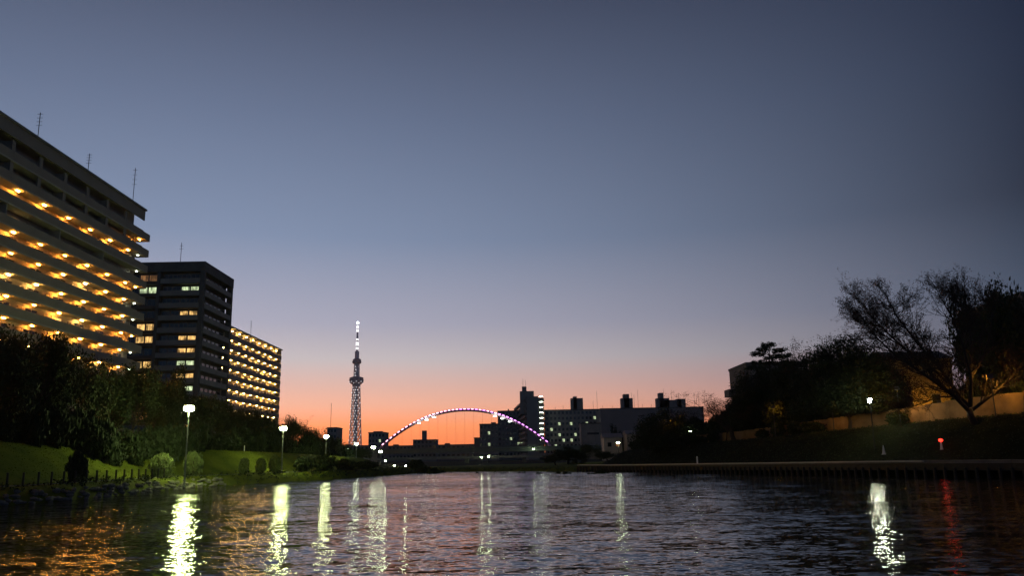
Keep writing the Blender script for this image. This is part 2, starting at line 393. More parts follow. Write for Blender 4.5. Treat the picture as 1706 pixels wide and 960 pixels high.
# shrubs: leaf shells
def shrub_mesh(seed, n=1500, leaf=.09, clipped=True):
    rng = np.random.default_rng(seed); a = rng.normal(0, 1, (n, 3)); a /= np.linalg.norm(a, axis=1)[:, None]
    r = rng.uniform(.72, 1.0, (n, 1)) * (1 + .10 * np.sin(a[:, :1] * 7 + seed) * np.cos(a[:, 1:2] * 6) + (0 if clipped else .18) * np.sin(a[:, 2:3] * 9 + a[:, :1] * 5))
    c = a * r; c[:, 2] = np.clip(c[:, 2] * .52 + .5, .02, 1.2)
    v = leaf_quads(rng, c, .02, 1, leaf); k = len(v) // 4
    return mesh_np('shrub_foliage', v, np.arange(k * 4).reshape(k, 4), M_leafs if clipped else M_leafd)
stem_me = MB().tube([(0, 0, 0), (.04, 0, .3), (0, .05, .6)], [.06, .05, .03], 5).tube([(0, 0, .1), (.25, .1, .6)], [.04, .02], 4).tube([(0, 0, .1), (-.25, -.1, .6)], [.04, .02], 4).mesh('stem', M_bark)
SHR = [shrub_mesh(1), shrub_mesh(2), shrub_mesh(5, 1600, .13, False), shrub_mesh(8, 1600, .13, False)]
def shrub(x, y, w, h, i, label, group=None, name='rounded_shrub', cat='shrub'):
    t = thing(name, (x, y, gz(x, y) - .03), label, cat, group, rz=random.uniform(0, 6))
    link(SHR[i], 'foliage', t, sc=(w, w, h)); link(stem_me, 'stem', t, sc=(w, w, h)); return t

# ------------------------------------------------------------------ gallery apartment slabs (left bank)
def gallery_block(name, loc, L, H, storey, bay, depth, label, lit, lampmat, end_wall=M_conc, roof_fascia=2.0, antennas=(), par_h=1.15, end_fins=False, ymin_detail=0.0, gal=1.75, wallm=M_wall, parm=M_pale, notch=None):
    t = thing(name, loc, label, 'apartment block')
    n = int(round((H - roof_fascia) / storey))
    qbox('wall', wallm, t, -depth, -gal, 0, L, 0, H - .35)
    qbox('roof', M_conc, t, -depth - .3, .25, -.3, L + .3, H - .3, H)
    qbox('roof_fascia', parm, t, -.14, .02, -.15, L + .15, H - roof_fascia, H - .3)
    nb = int(round(L / bay))
    panel = MB().box(-.13, 0, .015, bay - .015, 0, par_h).mesh('parapet_panel', parm)
    slab = MB().box(-gal, .03, 0, L, -.2, 0).mesh('floor_slab', M_slab)
    fin = MB().box(-gal, -.16, -.08, .08, 0, storey - .2).mesh('partition', M_slab)
    door = MB().box(-gal, -gal + .06, bay * .12, bay * .12 + .95, 0, 2.05).mesh('door', M_door)
    knob = MB().box(-gal + .06, -gal + .12, bay * .12 + .75, bay * .12 + .85, .95, 1.1).mesh('handle', M_frame)
    w0, w1 = bay * .42, bay * .85
    wf = MB().box(-gal, -gal + .08, w0, w1, .85, .92).box(-gal, -gal + .08, w0, w1, 2.0, 2.07).box(-gal, -gal + .08, w0, w0 + .07, .92, 2.0).box(-gal, -gal + .08, w1 - .07, w1, .92, 2.0).box(-gal, -gal + .075, (w0 + w1) / 2 - .03, (w0 + w1) / 2 + .03, .92, 2.0).mesh('window', M_frame)
    pane = MB().box(-gal, -gal + .03, w0 + .07, w1 - .07, .92, 2.0).mesh('pane', M_glass)
    lamps_ = [MB().box(-gal + .75, -gal + .90, -.26, .26, -.12, -.02).mesh('gallery_lamp', m_) for m_ in lampmat]; lr = random.Random(len(label)); lwin = MB().box(-gal, -gal + .035, w0 + .07, w1 - .07, .92, 2.0).mesh('pane', E_win_w)
    pil = MB().box(-.30, -.135, -.35, .35, par_h, storey - .2).mesh('pier', parm)
    for k in range(n):
        z = k * storey; ceil = z + storey - .2
        fl = n - 1 - k                       # 0 = top storey
        link(slab, 'floor_slab', t, loc=(0, 0, z))
        for j in range(nb):
            y = j * bay
            link(panel, 'parapet_panel', t, loc=(0, y, z))
            if lit(fl, j) or fl < 5:
                link(door, 'door', t, loc=(0, y, z))
                w = link(wf, 'window', t, loc=(0, y, z)); link(lwin if lr.random() < .16 else pane, 'pane', w)
            if j % 2 == 0 and not lit(fl, j): link(fin, 'partition', t, loc=(0, y, z))
            if fl in (0, 1) and name == 'riverside_apartment_slab': link(pil, 'pier', t, loc=(0, y, z))
            if lit(fl, j): link(lamps_[lr.choice((0, 0, 0, 1, 1, 2)) % len(lamps_)], 'gallery_lamp', t, loc=(0, y + bay * .5, ceil))
        # stair balcony that juts out past the far gable
        if end_fins:
            s = MB().box(-2.2, -.02, L + .02, L + 2.6, -.15, 1.05); s.build('end_balcony', parm, t, loc=(0, 0, z))
            if fl > 0: qbox('end_lamp', E_white if k % 3 else lampmat[0], t, -1.0, -.8, L + .5, L + .7, ceil - .12, ceil - .02)
    if end_fins: qbox('stair_wall', parm, t, -2.75, -2.25, L + .3, L + 2.4, 0, H - 3.0)
    qbox('gable_wall', end_wall, t, -depth, -.2, -.25, -.01, 0, H - .35)
    qbox('gable_wall', end_wall, t, -depth, -2.3 if end_fins else -.2, L + .01, L + .25, 0, H - .35)
    for y, h in antennas:
        a = MB().tube([(-1.0, y, H), (-1.0, y, H + h)], .05, 5)
        for q in range(4): a.box(-1.4, -.6, y - .02, y + .02, H + h * (.55 + .13 * q), H + h * (.55 + .13 * q) + .04)
        a.build('antenna', M_dsteel, t)
    return t
B1Z = 4.6
def lit1(fl, j): return (fl == 2 or fl >= 4)
gallery_block('riverside_apartment_slab', (-62, 71.5, B1Z), 60.0, 45.25 - B1Z, 2.75, 6.0, 13, 'huge slab apartment block on the far left with orange lit galleries and two dark top storeys',
              lit1, (E_orange, E_orange2, E_orange3), end_fins=True, antennas=((30, 4.2), (43, 3.4), (57.5, 6.5)))
gallery_block('low_apartment_slab', (-80, 221.5, 3.6), 56.7, 41.0 - 3.6, 2.83, 6.3, 13, 'yellow lit slab apartment block behind the dark tower block, every gallery lit up to the roof',
              lambda fl, j: True, (E_yellow, E_yellow2), roof_fascia=.35, antennas=((6, 5), (26, 5)), par_h=1.05)

# dark tower block between them
tb = thing('dark_tower_block', (-67, 172, 4.3), 'dark tower block with lit windows between the two slab blocks', 'apartment tower')
TH = 46.2 - 4.3; st = 2.72; nfl = 14
qbox('wall', M_brick, tb, -19.5, -1.25, 1.25, 17.0, 0, TH - 2.0)
qbox('roof_parapet', M_conc_dark, tb, -19.6, 0, -.02, 18.5, TH - 2.2, TH)
qbox('plant_room', M_conc_dark, tb, -14, -3, 4, 14, TH, TH + .5)
for (x0, x1, y0, y1) in ((-.9, -.02, 0, 1.0), (-10.3, -9.6, -.02, 1.2), (-19.6, -18.8, -.02, 1.2), (-1.2, -.02, 17.4, 18.3)):
    qbox('corner_pillar', M_conc_dark, tb, x0, x1, y0, y1, 0, TH - 2.25)
lit_front = {1: E_win_g, 3: E_win_w, 5: E_win_w, 6: E_win_w, 7: E_win_g, 8: E_win_w, 9: E_win_g, 12: E_win_d}
lit_left = {0: E_win_d, 1: E_win_g, 4: E_win_w, 5: E_win_w, 7: E_win_w, 8: E_win_w, 10: E_win_w, 11: E_win_d}
for k in range(nfl):
    zt = TH - 2.2 - k * st; z = zt - st
    qbox('balcony_slab', M_conc_dark, tb, -9.55, -.95, .02, 1.25, z, z + .15)
    qbox('balcony_parapet', M_tile2, tb, -9.55, -.95, .0, .12, z + .16, z + 1.2)
    qbox('balcony_slab', M_conc_dark, tb, -18.75, -10.35, .35, 1.25, z, z + .15)
    qbox('balcony_parapet', M_brick, tb, -18.75, -10.35, .33, .42, z + .16, z + .75)
    qbox('balcony_slab', M_conc_dark, tb, -1.25, -.05, 1.05, 17.35, z, z + .15)
    qbox('balcony_parapet', M_tile2, tb, -.14, -.02, 1.05, 17.35, z + .16, z + 1.2)
    for side, x0, n_, lit_, y in ((0, -9.3, 4, lit_front, 1.2), (1, -18.5, 4, lit_left, 1.2)):
        for i in range(n_):
            x = x0 + i * 2.0
            w = qbox('window', M_frame, tb, x, x + 1.8, y - .02, y + .06, z + .55, z + 2.3)
            mt_ = M_glass
            if k in lit_ and ((side == 0 and i in (2, 3)) or (side == 1 and i in (2, 3))): mt_ = lit_[k]
            MB().box(x + .08, x + .88, y - .05, y, z + .62, z + 2.22).box(x + .95, x + 1.72, y - .05, y, z + .62, z + 2.22).build('pane', mt_, w)
    for i in range(6):
        y = 2 + i * 2.5
        w = qbox('window', M_frame, tb, -1.28, -1.22, y, y + 1.9, z + .2, z + 2.2)
        qbox('pane', M_glass, w, -1.22, -1.20, y + .1, y + 1.8, z + .3, z + 2.1)
MB().tube([(-8, 6, TH + .5), (-8, 6, TH + 6)], .06, 5).box(-8.5, -7.5, 5.98, 6.02, TH + 4.5, TH + 4.56).box(-8.4, -7.6, 5.98, 6.02, TH + 5.2, TH + 5.26).build('antenna', M_dsteel, tb)

# ------------------------------------------------------------------ far lattice broadcasting tower
TY = 3700.0
bt = at(591, 766, TY)
tw = thing('lattice_broadcasting_tower', (bt.x, TY, 0), 'very tall lattice broadcasting tower with two round decks and lit antenna mast', 'tower')
def prof(z):   # radius of the lattice
    return float(np.interp(z, [0, 80, 200, 345, 375, 450, 497], [36, 29, 22.5, 17.0, 13.5, 12.0, 10]))
def shaft(z0, z1, nlev, nseg, r, rot=0.0):
    mb = MB(); P = []
    for i in range(nlev + 1):
        z = z0 + (z1 - z0) * i / nlev; R_ = prof(z)
        P.append([(R_ * math.cos(2 * math.pi * (k + .5 * (i % 2)) / nseg + rot), R_ * math.sin(2 * math.pi * (k + .5 * (i % 2)) / nseg + rot), z) for k in range(nseg)])
    for i in range(nlev):
        for k in range(nseg):
            k2 = (k + (1 if i % 2 else -1)) % nseg
            mb.tube([P[i][k], P[i + 1][k]], r, 3, False); mb.tube([P[i][k], P[i + 1][k2]], r, 3, False)
            mb.tube([P[i + 1][k], P[i + 1][(k + 1) % nseg]], r * .7, 3, False)
    return mb
shaft(0, 345, 28, 12, 1.15).build('lattice_shaft', M_tower, tw)
shaft(375, 440, 7, 10, .9).build('upper_lattice', M_tower, tw)
MB().lathe([(9, 0), (8, 340)], 12).build('inner_core', M_tdeck, tw)
MB().lathe([(15, 338), (20, 346), (31, 352), (33, 368), (31, 372), (32, 376), (26, 378), (14, 382)], 24).build('lower_deck', M_tdeck, tw)
MB().lathe([(10, 382), (8, 445)], 12).build('upper_core', M_tower, tw)
MB().lathe([(12, 438), (20, 443), (21, 452), (18, 455), (19, 460), (10, 465)], 24).build('upper_deck', M_tdeck, tw)
MB().lathe([(10, 465), (10, 497)], 14).build('mast_base', M_tower, tw)
MB().lathe([(5.0, 497), (4.5, 560), (3.0, 600), (3.0, 630)], 8).build('antenna_mast', M_tower, tw)
for z0, z1, r in ((506, 516, 5.6), (524, 540, 6.2), (548, 556, 4.8), (588, 600, 4.6), (606, 617, 5.2)):
    MB().lathe([(r, z0), (r, z1)], 10).build('mast_lamp_ring', E_tower2, tw)
MB().lathe([(3, 625), (6, 630), (3, 635)], 8).build('beacon', E_tower, tw)
rl = MB().box(-1.1, 1.1, -1.1, 1.1, -1.1, 1.1).mesh('lattice_lamp', E_tower2)
rr = random.Random(4)
for i in range(24):
    z = 60 + i * 11.8
    for k in (-1, 0, 1):
        a = rad(-90 + k * (30 + 30 * (i % 2)) + 8 * (i % 3 - 1)); link(rl, 'lattice_lamp', tw, loc=((prof(z) + 1) * math.cos(a), (prof(z) + 1) * math.sin(a), z))
for i in range(8):
    a = rad(-90 - 70 + i * 20); link(rl, 'deck_lamp', tw, loc=(33.5 * math.cos(a), 33.5 * math.sin(a), 349 if i % 2 else 357), sc=.8)
for z in (385, 398, 412, 426): link(rl, 'shaft_lamp', tw, loc=(rr.uniform(-6, 6), -prof(z) - 1, z))

# ------------------------------------------------------------------ arch bridge
BY = 330.0
A0, A1 = at(637, 742, BY), at(912, 740.5, BY); apex = at(773, 683.5, BY)
br = thing('arch_bridge', ((A0.x + A1.x) / 2, BY, 0), 'bridge under a single tall arch edged with pink white lights', 'bridge')
hs_ = (A1.x - A0.x) / 2; zf = (A0.z + A1.z) / 2; rise = apex.z - zf
def archp(u): return (u * hs_, 0, zf + rise * (1 - abs(u) ** 2.08))
MB().tube([archp(-1 + 2 * i / 60) for i in range(61)], .62, 8).build('arch_rib', M_arch, br, smooth=True)
MB().tube([(-hs_, 0, zf), (-hs_ - 5, 0, 2)], .6, 8).tube([(hs_, 0, zf), (hs_ + 5, 0, 2)], .6, 8).build('arch_foot', M_arch, br, smooth=True)
led, led2 = [MB().box(-.46, .46, -.14, .14, -.16, .16).mesh('led_lamp', m_) for m_ in (E_led, E_led2)]
NLED = 43
for i in range(NLED):
    u = -.985 + 1.97 * i / (NLED - 1); p = archp(u); q = archp(u + .01); sl = math.atan2(q[2] - p[2], q[0] - p[0])
    o = link(led if i < NLED * .45 or (i < NLED * .7 and i % 2) else led2, 'led_lamp', br, loc=(p[0] - math.sin(sl) * .32, -.52, p[2] + math.cos(sl) * .36)); o.rotation_euler = (0, -sl, 0)
hang = MB()
for i in range(-8, 9):
    u = i / 9.2; p = archp(u); MB().tube([(p[0], 0, 7.3), p], .028, 4).build('hanger_cable', M_dsteel, br)
for u in (-.55, -.46, -.37, .37, .46, .55):
    p = archp(u); fl_ = MB().tube([(p[0], 0, p[2]), (p[0], -1.6, p[2] - .9)], .06, 5).build('floodlight', M_dsteel, br)
    qbox('lamp_glass', E_white, fl_, p[0] - .55, p[0] + .55, -1.9, -1.4, p[2] - 1.2, p[2] - .9)
qbox('deck', M_greenst, br, -62, 58, -4.5, 4.5, 5.9, 7.0)
qbox('edge_beam', M_greenst, br, -62, 58, -4.8, -4.55, 5.4, 7.25)
for i in range(24):
    x = -60 + 5 * i
    qbox('railing_post', M_steel, br, x, x + .12, -4.75, -4.65, 7.27, 8.35)
for z in (7.75, 8.3): qbox('railing_rail', M_steel, br, -62, 58, -4.74, -4.66, z, z + .09)
for x in (-58, -36, 36, 54): qbox('pier', M_conc, br, x, x + 1.6, -3.5, 3.5, 0, 5.88)

# low beam bridge in front of it
fb = thing('low_beam_bridge', (-22, 232, 0), 'low flat grey beam bridge crossing just above the far bank in front of the arch', 'bridge')
qbox('deck', M_conc, fb, -26, 32, -2, 2, 2.9, 3.5)
for x in (-24, -8, 8, 24): qbox('pier', M_conc_dark, fb, x, x + 1.1, -1.6, 1.6, -.5, 2.88)
for i in range(20): qbox('railing_post', M_steel, fb, -26 + 3 * i, -25.9 + 3 * i, -1.98, -1.9, 3.5, 4.4)
qbox('railing_rail', M_steel, fb, -26, 32, -1.99, -1.9, 4.4, 4.47)

# ------------------------------------------------------------------ far skyline
def skyline(name, px0, px1, pyt, Y, label, mt, dep=14, storey=2.9, cols=5, lit=(), wide=.55, blank=False, cat='building', litm=None, rooftop=(), base=1.2, bands=False, rows=None, wy=None):
    a, b = at(px0, pyt, Y), at(px1, pyt, Y); w = b.x - a.x; H = (a.z + b.z) / 2 - base
    t = thing(name, ((a.x + b.x) / 2, Y, base), label, cat)
    qbox('wall', mt, t, -w / 2, w / 2, 0, dep, 0, H)
    qbox('roof', M_conc_dark, t, -w / 2 - .15, w / 2 + .15, -.15, dep + .15, H + .003, H + .5)
    if not blank:
        n = int((H - 1) / storey); pw = w / cols
        wm_ = MB().box(-pw * wide / 2, pw * wide / 2, -.06, .0, 0, storey * .5).mesh('window', M_glass)
        wl_ = MB().box(-pw * wide / 2, pw * wide / 2, -.08, .0, 0, storey * .5).mesh('window', litm or E_win_g)
        for k in range(n):
            z = H - (k + 1) * storey
            if bands: qbox('balcony_parapet', M_conc, t, -w / 2, w / 2, -.9, -.75, z - .2, z + .75); qbox('balcony_slab', M_conc, t, -w / 2, w / 2, -.75, -.002, z - .2, z)
            for c in range(cols):
                link(wl_ if (k, c) in lit else wm_, 'window', t, loc=(-w / 2 + pw * (c + .5), 0, z + storey * .3))
    k_ = Y / FPX
    for (x0, x1, y0) in rooftop:      # rooftop boxes in pixels
        p0, p1 = at(x0, y0, Y + 3), at(x1, y0, Y + 3)
        qbox('roof_structure', mt, t, p0.x - (a.x + b.x) / 2, p1.x - (a.x + b.x) / 2, 3, min(dep - .5, 8), H + .51, p0.z - base)
    return t
skyline('far_building', 545, 561, 714, 420, 'small far building left of the lattice tower with a thin mast', M_far, cols=3, rooftop=())
fm = [o for o in COL.objects if o.name == 'far_building'][0]; pm = at(552, 672, 424)
MB().tube([(pm.x - fm.location.x, 4, 14), (pm.x - fm.location.x, 4, pm.z - 1.2)], .11, 5).build('antenna', M_dsteel, fm)
skyline('far_building', 614, 641, 722, 450, 'far block just right of the lattice tower, stepped roof', M_far, cols=5, lit=((1, 3),), rooftop=((622, 636, 719),))
skyline('far_building', 688, 727, 734, 560, 'low far building with a square roof tower under the arch', M_farb, cols=6, rooftop=((703, 710, 718),))
skyline('far_building', 790, 800, 731, 430, 'small step of dark building beside the slab under the arch', M_farb, blank=True)
skyline('far_building', 799, 830, 708, 420, 'dark plain building with three lit windows under the right of the arch', M_farb, cols=5, lit=((1, 2), (3, 2), (5, 2)), rooftop=((818, 826, 704),))
skyline('far_building', 829, 866, 686, 480, 'grey block with balconies left of the tall tower block', M_far, cols=6, lit=((6, 5), (5, 3)), rooftop=((846, 848, 682), (857, 858, 680)))
# low roofs closing the skyline
for i, (x0, x1, y, Y, lab) in enumerate(((500, 545, 742, 520, 'low dark roof left of the far mast building'), (561, 614, 744, 540, 'low dark roofs at the foot of the lattice tower'), (641, 690, 744, 560, 'low dark roofs left of the square roof tower'), (727, 792, 742, 600, 'long low dark roofs under the middle of the arch'))):
    skyline('low_building', x0, x1, y, Y, lab, M_farb, cols=8, rooftop=((x0 + 14, x0 + 22, y - 3),))
# tall tower block seen from its gable
g0, g1 = at(877, 661, 430), at(896.5, 661, 430)
tt = thing('tall_gallery_tower', (g0.x, 430, 1.2), 'tall grey block seen from its gable with a lit stair at its right edge', 'apartment tower')
gw = g1.x - g0.x; GH = g0.z - 1.2
sk = -5.7 / 84
def skew(L): return [(0, 0), (gw, 0), (gw + sk * L, L), (sk * L, L)]
mb = MB(); q = skew(84)
mb.v = [(x, y, 0) for x, y in q] + [(x, y, GH) for x, y in q]; mb.f = [(3, 2, 1, 0), (4, 5, 6, 7), (0, 1, 5, 4), (1, 2, 6, 5), (2, 3, 7, 6), (3, 0, 4, 7)]
mb.build('wall', M_far, tt)
rot = Matrix.Rotation(-math.atan2(-sk, 1) * -1, 4, 'Z')
n = int(GH / 2.8)
for k in range(n):
    z = GH - (k + 1) * 2.8 + .3
    MB().box(-1.1, -.02, 0, 84, z, z + 1.15, rot).build('gallery_parapet', M_pinkw, tt)
    MB().box(-.12, -.015, 0, 84, z + 1.2, z + 2.3, rot).build('gallery_windows', M_glass, tt)
    qbox('stair_landing', M_far, tt, gw + .05, gw + 3.1, .5, 4, z, z + 1.2)
    if k < 9: qbox('stair_lamp', E_white, tt, gw + .6, gw + 2.4, .38, .48, z + 2.25, z + 2.45)
qbox('stair_core', M_conc_dark, tt, gw + .02, gw + 2.9, 4.02, 7, 0, GH - .5)
pp = at(868, 652, 436); qbox('plant_room', M_far, tt, at(866, 652, 436).x - g0.x, at(889, 652, 436).x - g0.x, 2, 12, GH - 9, at(880, 653, 436).z - 1.2)
qbox('water_tank', M_farb, tt, at(869.5, 645, 436).x - g0.x, at(877, 645, 436).x - g0.x, 4, 7, at(880, 653, 436).z - 1.2, at(873, 645, 436).z - 1.2)
MB().tube([(at(871, 630, 436).x - g0.x, 5, GH + 4), (at(871, 630, 436).x - g0.x, 5, at(871, 632, 436).z - 1.2)], .07, 4).tube([(at(875, 630, 436).x - g0.x, 5, GH + 4), (at(875, 630, 436).x - g0.x, 5, at(875, 634, 436).z - 1.2)], .07, 4).build('antenna', M_dsteel, tt)
# long block
lb = skyline('long_apartment_block', 908, 1000, 684, 440, 'long grey block right of the tall tower with scattered cold lights and one roof box', M_far, cols=14, bands=False,
             lit=((2, 3), (2, 6), (4, 3), (4, 7), (5, 4), (5, 6), (2, 10), (3, 1), (6, 2), (1, 12)), litm=E_win_g, rooftop=((951, 971, 664), (955, 961, 661)))
for x, y in ((994, 652), (988, 668), (925, 679), (938, 676)):
    p = at(x, y, 445); MB().tube([(p.x - lb.location.x, 5, 27), (p.x - lb.location.x, 5, p.z - 1.2)], .07, 4).build('antenna', M_dsteel, lb)
eb = skyline('blank_sided_block', 1000, 1172, 681, 400, 'long pale block with a blank wall and three roof towers above the round tree', M_farb, cols=20, dep=20, blank=True,
             rooftop=((1035, 1054, 664), (1039, 1048, 657), (1094, 1115, 664), (1098, 1105, 655), (1106, 1135, 667), (1128, 1142, 665)))
for x, y in ((1052, 655), (1062, 650), (1056, 658), (1105, 648), (1118, 650), (1130, 655), (1156, 655), (1163, 655), (1070, 674), (1085, 674), (1020, 676), (1004, 676)):
    p = at(x, y, 405); MB().tube([(p.x - eb.location.x, 5, 24), (p.x - eb.location.x, 5, p.z - 1.2)], .055, 4).build('antenna', M_dsteel, eb)
# gabled building with a dark slot, houses
sb = skyline('concrete_hall', 968, 1000, 707, 330, 'grey concrete hall with a dark slot opening left of the bright street lamp', M_conc, blank=True, dep=10)
qbox('slot_opening', M_glass, sb, -1.5, 3.2, -.05, 0, 11.5 - 1.2, 12.3 - 1.2); qbox('fin_wall', M_pale, sb, -4.2, -3.6, -.6, -.02, 0, 12)
def house(px0, px1, py_e, py_r, Y, label, mt, roofm, wins):
    a, b = at(px0, py_e, Y), at(px1, py_e, Y); w = b.x - a.x; base = 1.4; H = a.z - base; R_ = at(px0, py_r, Y).z - base
    t = thing('house', ((a.x + b.x) / 2, Y, base), label, 'house')
    qbox('wall', mt, t, -w / 2, w / 2, 0, 7, 0, H)
    mb = MB(); mb.v = [(-w / 2 - .3, -.3, H + .003), (w / 2 + .3, -.3, H + .003), (w / 2 + .3, 7.3, H + .003), (-w / 2 - .3, 7.3, H + .003), (-w / 2 - .3, 3.5, R_), (w / 2 + .3, 3.5, R_)]
    mb.f = [(0, 1, 5, 4), (2, 3, 4, 5), (0, 4, 3), (1, 2, 5), (3, 2, 1, 0)]; mb.build('roof', roofm, t)
    for i, (fx, z, m_) in enumerate(wins):
        wdw = qbox('window', M_frame, t, fx * w - .6, fx * w + .6, -.06, -.005, z, z + 1.3); qbox('pane', m_, wdw, fx * w - .5, fx * w + .5, -.09, -.06, z + .1, z + 1.2)
    return t
house(1006, 1036, 730, 722, 235, 'small house with a lit upper window left of the bright street lamp', M_wall, M_farb, ((-.3, 1.2, M_glass), (.25, 4.0, E_win_d), (-.2, 4.0, M_glass)))
house(1044, 1064, 724, 717, 228, 'pale two storey house right of the bright street lamp', M_pale, M_farb, ((-.25, 1.5, M_glass), (.2, 4.2, M_glass)))
# right bank buildings
rb = skyline('dark_corner_building', 1243, 1345, 607, 172, 'dark flat roofed building behind the pine with a pale roof edge', M_conc_dark, dep=14, cols=7, storey=3.2, rooftop=((1250, 1285, 604),), base=3.5)
qbox('roof_band', M_tile2, rb, -6.2, 6.2, -.5, -.1, rb.children[0].dimensions.z if False else (at(1220, 607, 172).z - 3.5) - 2.4, (at(1220, 607, 172).z - 3.5) - .9)
for k in range(3): qbox('balcony', M_conc_dark, rb, -8.2, -6.6, 9, 13, (at(1220, 607, 172).z - 3.5) - 6.2 - 3.2 * k, (at(1220, 607, 172).z - 3.5) - 4.6 - 3.2 * k)
fr = skyline('dark_right_building', 1702, 1890, 489, 140, 'large dark building at the right edge behind the bare tree', M_conc_dark, dep=16, cols=8, storey=3.2, rooftop=((1720, 1750, 486),), base=5.0, lit=((3, 1),), litm=E_win_d)

# lit house behind the flood wall
lh = thing('ochre_house', tuple(at(1545, 700, 122))[:2] + (5.2,), 'ochre walled house behind the bare tree lit yellow by street light', 'house')
hh = at(1545, 598, 122).z - 5.2
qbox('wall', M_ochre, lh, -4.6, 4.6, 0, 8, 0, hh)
mb = MB(); mb.v = [(-5, -.4, hh + .003), (5, -.4, hh + .003), (5, 8.4, hh + .003), (-5, 8.4, hh + .003), (-5, 4, hh + 1.6), (5, 4, hh + 1.6)]
mb.f = [(0, 1, 5, 4), (2, 3, 4, 5), (0, 4, 3), (1, 2, 5), (3, 2, 1, 0)]; mb.build('roof', M_conc_dark, lh)
for x in (-3.9, -2.7): w = qbox('window', M_frame, lh, x, x + .9, -.07, -.002, 2.0, 5.6); qbox('pane', M_glass, w, x + .1, x + .8, -.1, -.07, 2.1, 5.5)
w = qbox('window', M_frame, lh, 1.0, 2.4, -.07, -.002, 4.2, 5.8); qbox('pane', M_glass, w, 1.1, 2.3, -.1, -.07, 4.3, 5.7)

# ------------------------------------------------------------------ right bank: promenade, flood wall
pr = thing('promenade', (0, 0, 0), 'low riverside promenade with pale edge on dark piles along the right bank', 'promenade')
rl_ = offset_line(RIGHT[:8], .2, 2.2)
def pz(y): return float(np.interp(y, [90, 150], [1.72, 1.28]))
pile = MB().tube([(0, 0, -1.5), (0, 0, 1.0)], .17, 6).mesh('pile', M_piled)
for (p, t_), (q_, _) in zip(rl_, rl_[1:]):
    d = (q_ - p); L = d.length
    if L < .5: continue
    u = d / L; n = Vector((-u.y, u.x, 0)); n = n if n.x > 0 else -n; z = pz(p.y)
    mb = MB(); a, b_ = p, p + u * (L - .02)
    for s_, mt_, w0_, w1_, z0, z1, nm in ((0, M_edge, 0, .3, z - .14, z, 'edge_stone'), (1, M_conc_dark, .32, 4.2, z - .3, z - .02, 'deck_slab'), (2, M_piled, .25, .4, z - 1.0, z - .31, 'fascia_board')):
        if nm == 'edge_stone' and p.y < 88: continue
        mb = MB(); c = [a + n * w0_, b_ + n * w0_, b_ + n * w1_, a + n * w1_]
        mb.v = [(k.x, k.y, z0) for k in c] + [(k.x, k.y, z1) for k in c]
        mb.f = [(3, 2, 1, 0), (4, 5, 6, 7), (0, 1, 5, 4), (1, 2, 6, 5), (2, 3, 7, 6), (3, 0, 4, 7)]
        mb.build(nm, mt_, pr)
    for f in (0, .5): link(pile, 'pile', pr, loc=tuple(p + u * L * f + n * .15))
fw = thing('flood_wall', (0, 0, 0), 'ochre panelled wall along the top of the right embankment', 'wall')
wl = offset_line(RIGHT[:8], 15.5, 3.0)
for (p, _), (q_, _) in zip(wl, wl[1:]):
    d = q_ - p; L = d.length
    if L < .5 or L > 6 or p.y > 170: continue
    u = d / L; n = Vector((-u.y, u.x, 0)); z = gz(p.x, p.y) - .2; h = float(np.interp(p.y, [80, 110, 135, 170], [3.1, 2.4, 2.0, 1.8]))
    mb = MB(); c = [p, p + u * (L - .03), p + u * (L - .03) + n * .2, p + n * .2]
    mb.v = [(k.x, k.y, z) for k in c] + [(k.x, k.y, z + h) for k in c]
    mb.f = [(3, 2, 1, 0), (4, 5, 6, 7), (0, 1, 5, 4), (1, 2, 6, 5), (2, 3, 7, 6), (3, 0, 4, 7)]
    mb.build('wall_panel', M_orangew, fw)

# ------------------------------------------------------------------ lamps
pole8 = None
def park_lamp(px, py, Y, label, r=.34, base=None, m_=None, name='park_lamp', group='lit lamps along the left bank'):
    p = at(px, py, Y); b0 = gz(p.x, p.y) if base is None else base
    t = thing(name, (p.x, p.y, b0), label, 'street lamp', group); h = p.z - b0
    MB().tube([(0, 0, 0), (0, 0, h * .5), (0, 0, h - r * .5)], [.11, .085, .06], 8).build('pole', M_steel, t)
    MB().lathe([(.2, 0), (.2, .25), (.12, .35)], 8).build('base_plate', M_dsteel, t)
    MB().lathe([(r * .3, -r * .55), (r * .8, -r * .42), (r, 0), (r * .8, r * .4), (r * .3, r * .52)], 14, (0, 0, h)).build('lamp_globe', m_ or E_park, t, smooth=True)
    MB().lathe([(r * .95, r * .46), (r * .6, r * .7), (.03, r * .85)], 14, (0, 0, h)).build('lamp_cap', M_dsteel, t)
    return t
park_lamp(315, 681, 95, 'brightest green white lamp on the path below the dark tower block', r=.60)
park_lamp(472, 714.5, 124, 'second lit lamp along the left bank below the yellow lit slab', r=.54, m_=E_park2)
park_lamp(543.5, 728, 158, 'third lit lamp along the left bank, left of the lattice tower', r=.50, m_=E_park3)
park_lamp(549.5, 738, 215, 'small lit lamp just below the third bank lamp', r=.26, m_=E_park_s)
park_lamp(594, 740, 196, 'lit lamp right at the foot of the lattice tower', r=.48, m_=E_park_s)
park_lamp(622, 746, 232, 'lit lamp at the left foot of the arch', r=.60, m_=E_park_s)
park_lamp(634, 753, 236, 'lit lamp beside the railing at the left foot of the arch, right of its neighbour', r=.50, m_=E_park_s)
park_lamp(1030, 738, 190, 'bright lamp between the two small houses on the far right bank', r=.36, m_=E_park_s, group='lit lamps along the right bank')
park_lamp(1150, 719, 152, 'small lit lamp at the right edge of the round dark tree', r=.20, m_=E_park_s, group='lit lamps along the right bank')
park_lamp(889, 749, 322, 'lit lamp on the bridge deck near the right foot of the arch', r=.36, m_=E_park_s, base=7.0, group='lamps on the bridge')
